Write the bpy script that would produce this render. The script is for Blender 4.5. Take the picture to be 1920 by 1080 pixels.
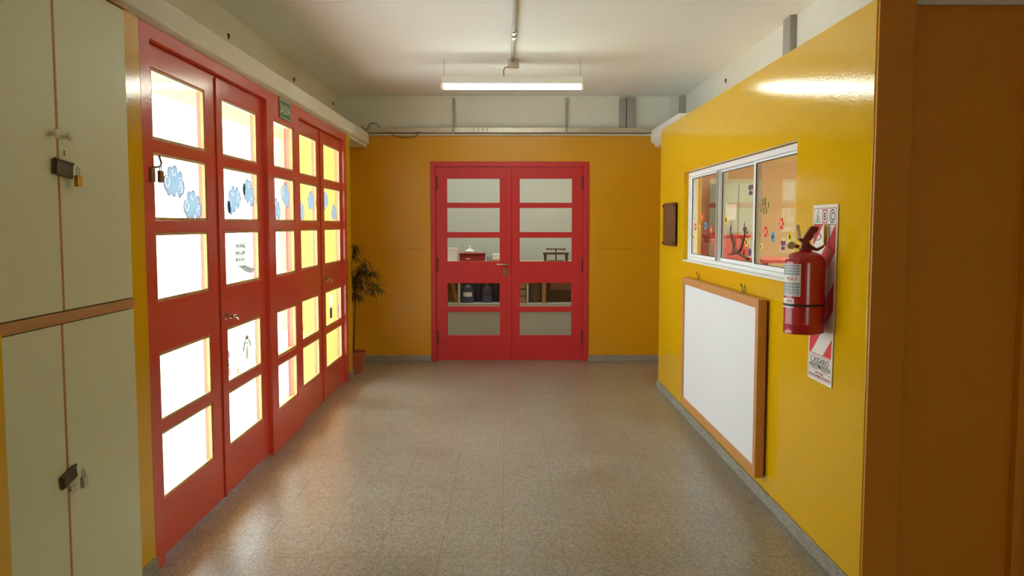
import bpy, bmesh, math, random
from math import sin, cos, pi, sqrt, radians
from mathutils import Vector
random.seed(7)
scn = bpy.context.scene
for o in list(bpy.data.objects): bpy.data.objects.remove(o)

# ------------------------------------------------------------------ camera, world, lights, exposure
cam_d = bpy.data.cameras.new('camera'); cam = bpy.data.objects.new('camera', cam_d)
scn.collection.objects.link(cam); scn.camera = cam
cam.location = (0, 0, 1.55)
cam.rotation_euler = (pi/2 - 0.0757, 0, -0.0058)
cam_d.sensor_width = 36; cam_d.lens = 1578.1/1920*36
cam_d.clip_start = 0.05; cam_d.clip_end = 200

wd = bpy.data.worlds.new('world'); scn.world = wd; wd.use_nodes = True
wn = wd.node_tree.nodes; wl = wd.node_tree.links; wn.clear()
wo = wn.new('ShaderNodeOutputWorld'); wb = wn.new('ShaderNodeBackground')
wb.inputs[0].default_value = (0.80, 0.93, 1.0, 1); wb.inputs[1].default_value = 9.0
wl.new(wb.outputs[0], wo.inputs[0])

def area(name, loc, rot, sx, sy, power, color=(1, 1, 1), portal=False):
    l = bpy.data.lights.new(name, 'AREA'); l.shape = 'RECTANGLE'; l.size = sx; l.size_y = sy
    l.energy = power; l.color = color
    if portal: l.cycles.is_portal = True
    o = bpy.data.objects.new(name, l); scn.collection.objects.link(o); o.location = loc; o.rotation_euler = rot
    return o
area('glass_door_daylight_portal', (-1.70, 5.95, 1.25), (0, -pi/2, 0), 2.3, 4.5, 1, portal=True)
area('classroom_fill_light', (3.3, 7.0, 2.9), (0, 0, 0), 1.6, 3.0, 190, (1.0, 0.98, 0.93))  # added fill for the room behind the window, no lamp seen there
area('hall_fill_light', (1.5, -1.8, 2.9), (0, 0, 0), 1.2, 1.2, 45, (0.92, 1.0, 0.92))  # added weak fill behind the camera to lift the dark near faces
area('storeroom_fill_light', (0.0, 10.05, 2.9), (0, 0, 0), 2.6, 0.6, 40, (0.97, 1.0, 0.98))  # added fill so the storeroom shows through the door glass, source unseen

sl = bpy.data.lights.new('sun', 'SUN'); sl.energy = 18; sl.angle = radians(1.5); sl.color = (0.96, 0.98, 1.0)
so = bpy.data.objects.new('sun', sl); scn.collection.objects.link(so); so.location = (-6, 4, 8); so.rotation_euler = (radians(-8), radians(-24), 0)
scn.view_settings.view_transform = 'Standard'; scn.view_settings.look = 'None'
scn.view_settings.gamma = 1.0; scn.view_settings.use_curve_mapping = False
scn.view_settings.exposure = 0.15
scn.cycles.use_denoising = True
scn.cycles.max_bounces = 12; scn.cycles.diffuse_bounces = 8; scn.cycles.transparent_max_bounces = 16
scn.cycles.sample_clamp_indirect = 12

# ------------------------------------------------------------------ materials
def lin(c): c /= 255.0; return c/12.92 if c <= 0.04045 else ((c+0.055)/1.055)**2.4
def rgb(r, g, b): return (lin(r), lin(g), lin(b), 1)
def new_mat(name):
    m = bpy.data.materials.new(name); m.use_nodes = True; n = m.node_tree.nodes; n.clear()
    out = n.new('ShaderNodeOutputMaterial'); return m, n, m.node_tree.links, out
def pbr(name, c, rough=0.5, metal=0.0, spec=0.5, var=0.06, vscale=3.0, bump=0.0, bscale=80, stretch=(1, 1, 1), coat=0.0, emit=0.0):
    m, n, l, out = new_mat(name)
    p = n.new('ShaderNodeBsdfPrincipled'); l.new(p.outputs[0], out.inputs[0])
    p.inputs['Roughness'].default_value = rough; p.inputs['Metallic'].default_value = metal
    p.inputs['Specular IOR Level'].default_value = spec; p.inputs['Coat Weight'].default_value = coat
    p.inputs['Coat Roughness'].default_value = 0.1
    tc = n.new('ShaderNodeTexCoord'); mp = n.new('ShaderNodeMapping'); l.new(tc.outputs['Object'], mp.inputs[0])
    mp.inputs['Scale'].default_value = stretch
    nz = n.new('ShaderNodeTexNoise'); nz.inputs['Scale'].default_value = vscale; nz.inputs['Detail'].default_value = 5
    l.new(mp.outputs[0], nz.inputs['Vector'])
    mx = n.new('ShaderNodeMix'); mx.data_type = 'RGBA'; l.new(nz.outputs['Fac'], mx.inputs[0])
    mx.inputs[6].default_value = tuple(max(0, x*(1-var)) for x in c[:3])+(1,)
    mx.inputs[7].default_value = tuple(min(1, x*(1+var)) for x in c[:3])+(1,)
    l.new(mx.outputs[2], p.inputs['Base Color'])
    if bump > 0:
        n2 = n.new('ShaderNodeTexNoise'); n2.inputs['Scale'].default_value = bscale; n2.inputs['Detail'].default_value = 3
        l.new(mp.outputs[0], n2.inputs['Vector'])
        b = n.new('ShaderNodeBump'); b.inputs['Strength'].default_value = bump; b.inputs['Distance'].default_value = 0.002
        l.new(n2.outputs['Fac'], b.inputs['Height']); l.new(b.outputs[0], p.inputs['Normal'])
    if emit:
        p.inputs['Emission Color'].default_value = c; p.inputs['Emission Strength'].default_value = emit
    return m
def film(name, c, trans=0.5):                     # thin coloured paper / vinyl that lets some light through
    m, n, l, out = new_mat(name)
    d = n.new('ShaderNodeBsdfDiffuse'); t = n.new('ShaderNodeBsdfTranslucent'); mx = n.new('ShaderNodeMixShader')
    nz = n.new('ShaderNodeTexNoise'); nz.inputs['Scale'].default_value = 30
    mc = n.new('ShaderNodeMix'); mc.data_type = 'RGBA'; l.new(nz.outputs['Fac'], mc.inputs[0])
    mc.inputs[6].default_value = tuple(x*0.85 for x in c[:3])+(1,); mc.inputs[7].default_value = tuple(min(1, x*1.1) for x in c[:3])+(1,)
    l.new(mc.outputs[2], d.inputs[0]); l.new(mc.outputs[2], t.inputs[0])
    mx.inputs[0].default_value = trans; l.new(d.outputs[0], mx.inputs[1]); l.new(t.outputs[0], mx.inputs[2]); l.new(mx.outputs[0], out.inputs[0])
    return m
def glass_mat(name, tint=(1, 1, 1, 1), ior=1.5, rough=0.0, wave=0.0):
    m, n, l, out = new_mat(name)
    fr = n.new('ShaderNodeFresnel'); ge = n.new('ShaderNodeNewGeometry'); mr = n.new('ShaderNodeMapRange')
    l.new(ge.outputs['Backfacing'], mr.inputs[0]); mr.inputs[3].default_value = ior; mr.inputs[4].default_value = 1/ior; l.new(mr.outputs[0], fr.inputs[0])
    t = n.new('ShaderNodeBsdfTransparent'); t.inputs[0].default_value = tint
    g = n.new('ShaderNodeBsdfGlossy'); g.inputs['Roughness'].default_value = rough
    if wave:
        nz = n.new('ShaderNodeTexNoise'); nz.inputs['Scale'].default_value = 2.0
        b = n.new('ShaderNodeBump'); b.inputs['Strength'].default_value = wave; b.inputs['Distance'].default_value = 0.01
        l.new(nz.outputs['Fac'], b.inputs['Height']); l.new(b.outputs[0], g.inputs['Normal'])
    mx = n.new('ShaderNodeMixShader'); l.new(fr.outputs[0], mx.inputs[0]); l.new(t.outputs[0], mx.inputs[1]); l.new(g.outputs[0], mx.inputs[2])
    l.new(mx.outputs[0], out.inputs[0]); return m
def terrazzo(name, tiles=True):
    m, n, l, out = new_mat(name)
    p = n.new('ShaderNodeBsdfPrincipled'); l.new(p.outputs[0], out.inputs[0])
    tc = n.new('ShaderNodeTexCoord')
    def vor(scale, lo, hi, ca, cb):
        v = n.new('ShaderNodeTexVoronoi'); v.inputs['Scale'].default_value = scale; l.new(tc.outputs['Object'], v.inputs['Vector'])
        r = n.new('ShaderNodeValToRGB'); l.new(v.outputs['Color'], r.inputs[0])
        r.color_ramp.elements[0].position = lo; r.color_ramp.elements[1].position = hi
        r.color_ramp.elements[0].color = ca; r.color_ramp.elements[1].color = cb
        return r.outputs[0]
    base = vor(210, 0.1, 0.9, rgb(90, 86, 76), rgb(202, 202, 190))
    chips = vor(95, 0.2, 0.85, rgb(114, 110, 98), rgb(168, 166, 154))
    a = n.new('ShaderNodeMix'); a.data_type = 'RGBA'; a.inputs[0].default_value = 0.5; l.new(base, a.inputs[6]); l.new(chips, a.inputs[7])
    # blotchy wear
    nz = n.new('ShaderNodeTexNoise'); nz.inputs['Scale'].default_value = 2.2; nz.inputs['Detail'].default_value = 6; nz.inputs['Roughness'].default_value = 0.65
    l.new(tc.outputs['Object'], nz.inputs['Vector'])
    r2 = n.new('ShaderNodeValToRGB'); l.new(nz.outputs['Fac'], r2.inputs[0])
    r2.color_ramp.elements[0].position = 0.3; r2.color_ramp.elements[0].color = (0.80, 0.77, 0.72, 1)
    r2.color_ramp.elements[1].position = 0.7; r2.color_ramp.elements[1].color = (1.05, 1.04, 1.03, 1)
    b = n.new('ShaderNodeMix'); b.data_type = 'RGBA'; b.blend_type = 'MULTIPLY'; b.inputs[0].default_value = 1.0
    l.new(a.outputs[2], b.inputs[6]); l.new(r2.outputs[0], b.inputs[7]); col = b.outputs[2]
    if tiles:
        mp = n.new('ShaderNodeMapping'); l.new(tc.outputs['Object'], mp.inputs[0])
        mp.inputs['Location'].default_value = (FLX, FLY, 0)
        br = n.new('ShaderNodeTexBrick'); br.offset = 0.0; br.inputs['Scale'].default_value = 1.0
        br.inputs['Brick Width'].default_value = 0.2925; br.inputs['Row Height'].default_value = 0.2925
        br.inputs['Mortar Size'].default_value = 0.003; br.inputs['Mortar Smooth'].default_value = 0.6
        br.inputs['Color1'].default_value = (0.96, 0.96, 0.96, 1); br.inputs['Color2'].default_value = (1.0, 0.99, 0.98, 1); br.inputs['Mortar'].default_value = (0.70, 0.67, 0.63, 1)
        l.new(mp.outputs[0], br.inputs['Vector'])
        c = n.new('ShaderNodeMix'); c.data_type = 'RGBA'; c.blend_type = 'MULTIPLY'; c.inputs[0].default_value = 1.0
        l.new(col, c.inputs[6]); l.new(br.outputs['Color'], c.inputs[7]); col = c.outputs[2]
        rr = n.new('ShaderNodeMapRange'); l.new(nz.outputs['Fac'], rr.inputs[0]); rr.inputs[3].default_value = 0.24; rr.inputs[4].default_value = 0.42
        l.new(rr.outputs[0], p.inputs['Roughness'])
    else: p.inputs['Roughness'].default_value = 0.5
    l.new(col, p.inputs['Base Color']); p.inputs['Specular IOR Level'].default_value = 0.5
    return m
FLX, FLY = 0.0, 0.0
YEL = (224, 176, 4)
M = {}
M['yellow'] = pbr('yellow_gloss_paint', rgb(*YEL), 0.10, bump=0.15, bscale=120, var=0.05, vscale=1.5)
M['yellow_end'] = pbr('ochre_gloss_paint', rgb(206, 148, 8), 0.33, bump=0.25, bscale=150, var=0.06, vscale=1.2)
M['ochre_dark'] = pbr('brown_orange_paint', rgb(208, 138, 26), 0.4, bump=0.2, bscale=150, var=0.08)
M['red'] = pbr('red_gloss_enamel', rgb(214, 82, 66), 0.16, bump=0.2, bscale=90, var=0.07, vscale=2)  # base colour paled to carry the haze beside the bright glass
M['red_door'] = pbr('crimson_enamel', rgb(192, 38, 42), 0.36, bump=0.1, bscale=90, var=0.06, vscale=2)
M['white'] = pbr('ceiling_plaster', rgb(226, 230, 226), 0.85, bump=0.3, bscale=60, var=0.04, vscale=1.2)
M['beam'] = pbr('painted_concrete', rgb(224, 224, 214), 0.75, bump=0.5, bscale=25, var=0.06)
M['upper'] = pbr('upper_wall_paint', rgb(212, 212, 200), 0.8, bump=0.3, bscale=40, var=0.05)
M['laminate'] = pbr('grey_green_laminate', rgb(216, 223, 192), 0.42, bump=0.15, bscale=300, var=0.03, vscale=60)
M['wood'] = pbr('beech_edge_wood', rgb(188, 136, 78), 0.5, var=0.25, vscale=6, stretch=(6, 1, 6), bump=0.2)
M['frame_wood'] = pbr('varnished_frame_wood', rgb(196, 138, 78), 0.42, var=0.18, vscale=8, stretch=(8, 8, 1), bump=0.15)
M['bead'] = pbr('bare_glazing_bead', rgb(196, 160, 100), 0.45, var=0.15, vscale=10)
M['board'] = pbr('whiteboard_panel', rgb(228, 230, 232), 0.5, var=0.03, vscale=5, stretch=(1, 6, 0.5), bump=0.05)
M['alu'] = pbr('white_aluminium', rgb(238, 240, 240), 0.35, var=0.03)
M['grey_alu'] = pbr('grey_trunking', rgb(150, 148, 140), 0.5, var=0.05)
M['galv'] = pbr('galvanised_steel', rgb(190, 184, 168), 0.35, metal=0.7, var=0.25, vscale=40)
M['pvc'] = pbr('cream_pvc', rgb(200, 190, 168), 0.5, var=0.05)
M['chrome'] = pbr('worn_brass_chrome', rgb(206, 190, 160), 0.22, metal=1.0, var=0.1)
M['brass'] = pbr('brass', rgb(206, 170, 84), 0.3, metal=0.9, var=0.1)
M['steel'] = pbr('steel', rgb(190, 190, 188), 0.3, metal=0.9, var=0.1)
M['dark_iron'] = pbr('dark_iron', rgb(84, 70, 50), 0.5, metal=0.3, var=0.2)
M['rust'] = pbr('rusty_brass', rgb(140, 104, 62), 0.5, metal=0.4, var=0.25, vscale=60)
M['black'] = pbr('black_rubber', rgb(30, 28, 28), 0.5)
M['knob'] = pbr('white_knob_plastic', rgb(214, 210, 190), 0.25)
M['terra'] = pbr('terracotta', rgb(176, 92, 60), 0.7, var=0.12, bump=0.2)
M['soil'] = pbr('potting_soil', rgb(58, 42, 30), 0.95, var=0.3, bump=0.8, bscale=60)
M['stem'] = pbr('plant_stem', rgb(104, 82, 52), 0.8, var=0.2)
M['leaf'] = pbr('olive_leaf', rgb(92, 84, 42), 0.55, var=0.25, vscale=12)
M['lamp_white'] = pbr('lamp_enamel', rgb(232, 232, 222), 0.3, var=0.02)
M['tube'] = pbr('lit_fluorescent_tube', (0.93, 1.0, 0.84, 1), 0.4, var=0.0, emit=29.0)
M['cable'] = pbr('cable_sheath', rgb(92, 78, 58), 0.6)
M['green'] = pbr('sign_green', rgb(40, 108, 52), 0.4, var=0.04)
M['sign_white'] = pbr('sign_white', rgb(232, 230, 220), 0.4, var=0.02)
M['sign_red'] = pbr('sign_red', rgb(214, 44, 52), 0.4, var=0.04)
M['sign_dkred'] = pbr('sign_line_red', rgb(170, 50, 50), 0.4)
M['sign_ink'] = pbr('sign_ink', rgb(44, 60, 48), 0.5)
M['sign_green'] = pbr('emblem_green', rgb(70, 170, 110), 0.4)
M['ext_red'] = pbr('extinguisher_red', rgb(176, 28, 32), 0.25, var=0.04, coat=0.3)
M['ext_dark'] = pbr('extinguisher_valve_red', rgb(118, 34, 30), 0.4)
M['label_grey'] = pbr('label_grey', rgb(150, 156, 160), 0.4)
M['plaque'] = pbr('bronze_plaque', rgb(104, 66, 36), 0.4, metal=0.3, var=0.15, vscale=20)
M['plaque_text'] = pbr('plaque_relief', rgb(140, 98, 60), 0.4, metal=0.4)
M['glass_door'] = glass_mat('door_glass', (0.97, 0.99, 0.97, 1), wave=0.05)
M['glass_window'] = glass_mat('window_glass', (0.93, 0.96, 0.93, 1), 1.55)
M['glass_end'] = glass_mat('end_door_glass', (0.92, 0.94, 0.92, 1))
M['terrazzo_base'] = None
M['store_wall'] = pbr('storeroom_wall', rgb(186, 190, 180), 0.8, var=0.04)
M['store_board'] = pbr('storeroom_shelf_board', rgb(188, 188, 168), 0.6, var=0.04)
M['class_wall'] = pbr('classroom_wall', rgb(216, 190, 140), 0.7, var=0.05)
M['class_closet'] = pbr('classroom_closet', rgb(186, 190, 160), 0.6, var=0.04)
M['ext_yellow'] = pbr('outdoor_yellow_wall', rgb(246, 206, 116), 0.8, var=0.05)
M['soffit'] = pbr('outdoor_soffit', rgb(240, 172, 70), 0.8, var=0.05)
M['pier'] = pbr('outdoor_pier_paint', rgb(244, 188, 98), 0.8, var=0.05)
M['ext_ground'] = pbr('outdoor_paving', rgb(224, 226, 226), 0.9, var=0.08)
M['cloud'] = film('cloud_blue', (0.14, 0.20, 0.26, 1), 0.5)
M['cloud_rim'] = film('cloud_rim', (0.13, 0.13, 0.17, 1), 0.45)
M['cloud_white'] = film('cloud_swirl', (0.55, 0.6, 0.66, 1), 0.5)
M['cloud_dark'] = film('cloud_dark_blue', (0.04, 0.11, 0.15, 1), 0.4)
M['paper'] = film('thin_paper', (0.27, 0.27, 0.25, 1), 0.5)
M['paper_fold'] = film('folded_paper', (0.17, 0.165, 0.15, 1), 0.4)
M['pencil'] = pbr('pencil_grey', rgb(90, 90, 88), 0.8)
M['s_orange'] = film('film_orange', (0.26, 0.14, 0.06, 1)); M['s_green'] = film('film_green', (0.14, 0.19, 0.09, 1))
M['s_skin'] = film('film_cream', (0.30, 0.29, 0.26, 1)); M['s_purple'] = film('film_purple', (0.2, 0.12, 0.2, 1))
M['s_pink'] = film('film_pink', (0.45, 0.2, 0.16, 1)); M['s_yellow'] = film('film_ochre', (0.28, 0.21, 0.08, 1))
M['f_red'] = pbr('foam_red', rgb(226, 66, 40), 0.7); M['f_pink'] = pbr('foam_pink', rgb(232, 180, 168), 0.7)
M['f_blue'] = pbr('foam_blue', rgb(70, 160, 214), 0.7); M['f_yellow'] = pbr('foam_yellow', rgb(232, 204, 50), 0.7)
M['f_dark'] = pbr('foam_dark', rgb(66, 48, 34), 0.7); M['f_purple'] = pbr('foam_purple', rgb(118, 70, 110), 0.7)
M['f_green'] = pbr('foam_olive', rgb(120, 112, 44), 0.7); M['f_brown'] = pbr('foam_brown', rgb(88, 56, 38), 0.7)
M['f_salmon'] = pbr('foam_salmon', rgb(214, 120, 96), 0.7)
M['red_plastic'] = pbr('red_furniture', rgb(206, 52, 34), 0.4); M['red_table'] = pbr('dull_red_top', rgb(176, 84, 76), 0.35)
M['brown_top'] = pbr('brown_furniture', rgb(120, 70, 42), 0.5)
M['jug'] = pbr('blue_jug_plastic', rgb(70, 72, 104), 0.3, var=0.1); M['cap'] = pbr('jug_cap', rgb(170, 174, 168), 0.5)
M['crate_red'] = pbr('crimson_crate', rgb(150, 36, 44), 0.45); M['crate_wood'] = pbr('crate_wood', rgb(168, 120, 66), 0.7, var=0.2, vscale=8)
M['sack'] = pbr('grey_brown_sack', rgb(116, 96, 76), 0.9, var=0.2, bump=0.8, bscale=30)
M['brown_box'] = pbr('brown_drawer_wood', rgb(140, 82, 54), 0.6, var=0.12)

# ------------------------------------------------------------------ mesh helpers
WL = {}
class MB:
    def __init__(s, T=None): s.v = []; s.f = []; s.m = []; s.T = T or (lambda a, b, c: (a, b, c)); s.mi = 0
    def add(s, vs, fs):
        o = len(s.v); s.v += [tuple(s.T(*p)) for p in vs]; s.f += [tuple(o+i for i in f) for f in fs]; s.m += [s.mi]*len(fs); return s
    def box(s, a0, a1, b0, b1, c0, c1):
        return s.add([(a0,b0,c0),(a1,b0,c0),(a1,b1,c0),(a0,b1,c0),(a0,b0,c1),(a1,b0,c1),(a1,b1,c1),(a0,b1,c1)],
              [(0,3,2,1),(4,5,6,7),(0,1,5,4),(1,2,6,5),(2,3,7,6),(3,0,4,7)])
    def prism(s, pts, w0, w1):
        n = len(pts)
        return s.add([(a, b, w0) for a, b in pts]+[(a, b, w1) for a, b in pts],
              [tuple(range(n))[::-1], tuple(range(n, 2*n))]+[(i, (i+1) % n, n+(i+1) % n, n+i) for i in range(n)])
    def plate(s, us, vs, solid, w0, w1):
        """solid plate on a grid, with openings where solid(i,j) is false"""
        nu, nv = len(us), len(vs); idx = {}; vv = []; ff = []
        def g(i, j, k):
            if (i, j, k) not in idx: idx[(i, j, k)] = len(vv); vv.append((us[i], vs[j], (w0, w1)[k]))
            return idx[(i, j, k)]
        S = lambda i, j: 0 <= i < nu-1 and 0 <= j < nv-1 and solid(i, j)
        for i in range(nu-1):
            for j in range(nv-1):
                if not S(i, j): continue
                ff += [(g(i,j,0), g(i,j+1,0), g(i+1,j+1,0), g(i+1,j,0)), (g(i,j,1), g(i+1,j,1), g(i+1,j+1,1), g(i,j+1,1))]
                if not S(i-1, j): ff.append((g(i,j,0), g(i,j,1), g(i,j+1,1), g(i,j+1,0)))
                if not S(i+1, j): ff.append((g(i+1,j,0), g(i+1,j+1,0), g(i+1,j+1,1), g(i+1,j,1)))
                if not S(i, j-1): ff.append((g(i,j,0), g(i+1,j,0), g(i+1,j,1), g(i,j,1)))
                if not S(i, j+1): ff.append((g(i,j+1,0), g(i,j+1,1), g(i+1,j+1,1), g(i+1,j+1,0)))
        return s.add(vv, ff)
    def holes(s, u0, u1, v0, v1, hs, w0, w1):
        hs = [(max(h[0], u0), min(h[1], u1), max(h[2], v0), min(h[3], v1)) for h in hs]
        us = sorted({u0, u1} | {h[0] for h in hs} | {h[1] for h in hs}); vs = sorted({v0, v1} | {h[2] for h in hs} | {h[3] for h in hs})
        def solid(i, j):
            cu, cv = (us[i]+us[i+1])/2, (vs[j]+vs[j+1])/2
            return not any(h[0] < cu < h[1] and h[2] < cv < h[3] for h in hs)
        return s.plate(us, vs, solid, w0, w1)
    def tube(s, pts, r, n=8, closed=False):
        P = [Vector(s.T(*p)) for p in pts]; T = s.T; s.T = lambda a, b, c: (a, b, c)
        vs = []; fs = []; N = len(P); rr = r if hasattr(r, '__len__') else [r]*N
        up = None
        for i, p in enumerate(P):
            if closed: t = P[(i+1) % N]-P[i-1]
            else: t = P[min(i+1, N-1)]-P[max(i-1, 0)]
            t.normalize()
            if up is None: up = Vector((0, 0, 1)) if abs(t.z) < 0.9 else Vector((1, 0, 0))
            a = t.cross(up); a.normalize(); b = a.cross(t); b.normalize(); up = b
            for k in range(n):
                q = p+a*(cos(2*pi*k/n)*rr[i])+b*(sin(2*pi*k/n)*rr[i]); vs.append(tuple(q))
        M_ = N if closed else N-1
        for i in range(M_):
            j = (i+1) % N
            for k in range(n): fs.append((i*n+k, i*n+(k+1) % n, j*n+(k+1) % n, j*n+k))
        if not closed: fs += [tuple(range(n))[::-1], tuple((N-1)*n+k for k in range(n))]
        s.add(vs, fs); s.T = T; return s
    def sheet(s, outer, w=0.0, holes=()):
        bm = bmesh.new()
        for loop in (outer,)+tuple(holes):
            vs = [bm.verts.new((a, b, 0)) for a, b in loop]
            for i in range(len(vs)): bm.edges.new((vs[i-1], vs[i]))
        bmesh.ops.triangle_fill(bm, use_beauty=True, use_dissolve=False, edges=bm.edges[:])
        bm.verts.index_update()
        s.add([(v.co.x, v.co.y, w) for v in bm.verts], [tuple(v.index for v in f.verts) for f in bm.faces]); bm.free(); return s
    def lathe(s, prof, c, axis='z', n=32):
        vs = []; fs = []
        for r, h in prof:
            for k in range(n):
                a = 2*pi*k/n; x, y = r*cos(a), r*sin(a)
                vs.append({'z': (c[0]+x, c[1]+y, c[2]+h), 'x': (c[0]+h, c[1]+x, c[2]+y), 'y': (c[0]+x, c[1]+h, c[2]+y)}[axis])
        for i in range(len(prof)-1):
            for k in range(n): fs.append((i*n+k, i*n+(k+1) % n, (i+1)*n+(k+1) % n, (i+1)*n+k))
        fs += [tuple(range(n))[::-1], tuple((len(prof)-1)*n+k for k in range(n))]
        return s.add(vs, fs)
    def build(s, name, mats, parent=None, bevel=0, smooth=False, kind=None, seg=2, recalc=True):
        mats = mats if isinstance(mats, (list, tuple)) else [mats]
        xs, ys, zs = zip(*s.v); o = ((min(xs)+max(xs))/2, (min(ys)+max(ys))/2, min(zs))
        me = bpy.data.meshes.new(name); me.from_pydata([(a-o[0], b-o[1], c-o[2]) for a, b, c in s.v], [], s.f)
        for m in mats: me.materials.append(m)
        for p, i in zip(me.polygons, s.m): p.material_index = i
        if recalc:
            bm = bmesh.new(); bm.from_mesh(me); bmesh.ops.recalc_face_normals(bm, faces=bm.faces); bm.to_mesh(me); bm.free()
        if smooth:
            for p in me.polygons: p.use_smooth = True
            me.set_sharp_from_angle(angle=radians(40))
        ob = bpy.data.objects.new(name, me); scn.collection.objects.link(ob)
        pw = (0, 0, 0)
        if parent: ob.parent = parent; pw = WL[parent]
        WL[ob] = o; ob.location = tuple(o[i]-pw[i] for i in range(3))
        if bevel:
            b = ob.modifiers.new('bevel', 'BEVEL'); b.width = bevel; b.segments = seg; b.limit_method = 'ANGLE'; b.angle_limit = radians(40)
            b.harden_normals = False
        if kind: ob['kind'] = kind
        return ob
def tag(o, label, cat, group=None, kind=None):
    o['label'] = label; o['category'] = cat
    if group: o['group'] = group
    if kind: o['kind'] = kind
    return o
def thing(name, loc, label=None, cat=None, group=None, kind=None):
    o = bpy.data.objects.new(name, None); scn.collection.objects.link(o); o.location = loc; o.empty_display_size = 0.1; WL[o] = loc
    if label: o['label'] = label
    if cat: o['category'] = cat
    if group: o['group'] = group
    if kind: o['kind'] = kind
    return o
def S(name, mb, mat, parent=None, **k):
    o = mb.build(name, mat, parent, kind='structure' if not parent else None, **k); return o
def circle(cx, cy, rx, ry=None, n=24, a0=0, a1=2*pi):
    ry = rx if ry is None else ry
    return [(cx+rx*cos(a0+(a1-a0)*i/n), cy+ry*sin(a0+(a1-a0)*i/n)) for i in range(n if abs(a1-a0-2*pi) < 1e-6 else n+1)]
def text(name, s, T, cx, cy, w, h, d0, d1, mat, parent):
    """lettering fitted to a w x h box centred on (cx,cy) in the T plane, between depths d0 and d1"""
    cu = bpy.data.curves.new('t', 'FONT'); cu.body = s; cu.size = 1; cu.extrude = 0.02; cu.resolution_u = 3
    to = bpy.data.objects.new('t', cu); scn.collection.objects.link(to)
    bpy.context.view_layer.update()
    me = bpy.data.meshes.new_from_object(to); vs = [tuple(v.co) for v in me.vertices]; fs = [tuple(p.vertices) for p in me.polygons]
    bpy.data.objects.remove(to); bpy.data.curves.remove(cu); bpy.data.meshes.remove(me)
    xs, ys, zs = zip(*vs); sx = w/(max(xs)-min(xs)); sy = h/(max(ys)-min(ys)); mx = (max(xs)+min(xs))/2; my = (max(ys)+min(ys))/2; mz = min(zs); dz = max(zs)-mz
    b = MB(T); b.add([(cx+(x-mx)*sx, cy+(y-my)*sy, d0+(z-mz)/dz*(d1-d0)) for x, y, z in vs], fs)
    return b.build(name, mat, parent)

XL, XR, YE, ZC = -1.567, 1.4384, 9.4686, 2.9697
TL = lambda u, v, w: (XL+w, u, v)            # left wall:  u = Y, v = Z, w = out into the corridor
TR = lambda u, v, w: (XR-w, u, v)            # right wall
TE = lambda u, v, w: (u, YE-w, v)            # end wall

# ------------------------------------------------------------------ floor, ceiling, walls
fl = MB().box(-1.75, 5.2, -3.2, 12.4, -0.12, 0.0)
FLX, FLY = -((-1.75+5.2)/2)*-1 + 0.025 , 0
# object origin is at the slab centre (1.725, 4.6): shift so that seams fall on x=-0.025+k*0.2925, y=4.70+k*0.2925
FLX = 1.725+0.025; FLY = 4.6-4.70
M['terrazzo'] = terrazzo('terrazzo_tiles'); M['terrazzo_base'] = terrazzo('granite_skirting', False)
S('floor', fl, M['terrazzo'])
c = MB().box(-1.99, 5.2, -3.2, 5.525, ZC, ZC+0.15).box(-1.99, 5.2, 5.531, 12.4, ZC, ZC+0.15).box(-1.9, 5, 5.4, 5.6, ZC+0.012, ZC+0.12)
S('ceiling', c, M['white'])

# left side: yellow strips either side of the glazed doors
b = MB().box(-1.75, XL, 3.492, 3.66, 0, 2.425)
S('wall_left', b, M['yellow'])
b = MB().box(-1.88, XL, 8.273, 8.47, 0, 2.425).box(-1.87, -1.85, 8.46, YE, 0, 2.425)
S('wall_left_far', b, M['yellow'])
b = MB().box(-2.02, -1.877, 3.0, YE+.02, 2.56, ZC)
S('wall_left_upper', b, M['upper'])
b = MB().box(-1.99, -1.52, -3.2, 2.2, 0, ZC)
S('wall_left_near', b, M['yellow_end'])
b = MB(lambda u, v, w: (u, w, v)).prism([(-2.02, 2.425), (-1.575, 2.425), (-1.537, 2.445), (-1.537, 2.548), (-1.545, 2.56), (-2.02, 2.56)], 2.2, YE)
S('trim_beam_left', b, M['beam'], bevel=0.006)
b = MB().box(-1.85, -1.56, 8.47, YE, 2.402, 2.425)
S('trim_beam_foot_left', b, M['beam'])
# right side
b = MB(TR).holes(3.335, 7.93, 0, 2.4266, [(4.206, 6.89, 1.25, 1.968)], 0, -0.14)
S('wall_right', b, M['yellow'], bevel=0.004)
b = MB().box(1.75, 1.79, 7.93, YE, 0, 2.42).box(1.578, 1.75, 7.93, 7.96, 0, 2.42)
S('wall_right_far', b, M['yellow_end'])
b = MB(lambda u, v, w: (u, w, v)).prism([(1.60, 2.47), (1.64, 2.43), (2.05, 2.43), (2.05, 2.585), (1.60, 2.585)], 7.94, YE)
S('trim_beam_right', b, M['beam'], bevel=0.006)
b = MB().box(1.65, 1.75, 7.96, YE, 2.405, 2.43)
S('trim_beam_foot_right', b, M['beam'])
b = MB().box(1.9712, 2.1, 3.52, YE+.02, 2.43, ZC)
S('wall_right_upper', b, M['upper'])
# return of the right wall, facing the camera
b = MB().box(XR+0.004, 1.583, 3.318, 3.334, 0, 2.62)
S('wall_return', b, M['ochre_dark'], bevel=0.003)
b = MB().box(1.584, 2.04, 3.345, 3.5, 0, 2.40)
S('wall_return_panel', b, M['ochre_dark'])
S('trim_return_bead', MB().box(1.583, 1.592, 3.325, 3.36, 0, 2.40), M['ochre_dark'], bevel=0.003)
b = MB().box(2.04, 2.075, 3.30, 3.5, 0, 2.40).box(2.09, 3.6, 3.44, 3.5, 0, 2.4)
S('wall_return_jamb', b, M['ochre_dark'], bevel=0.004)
b = MB().box(1.59, 5.2, 3.33, 3.52, 2.40, ZC)
S('trim_header_right', b, M['upper'])
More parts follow.
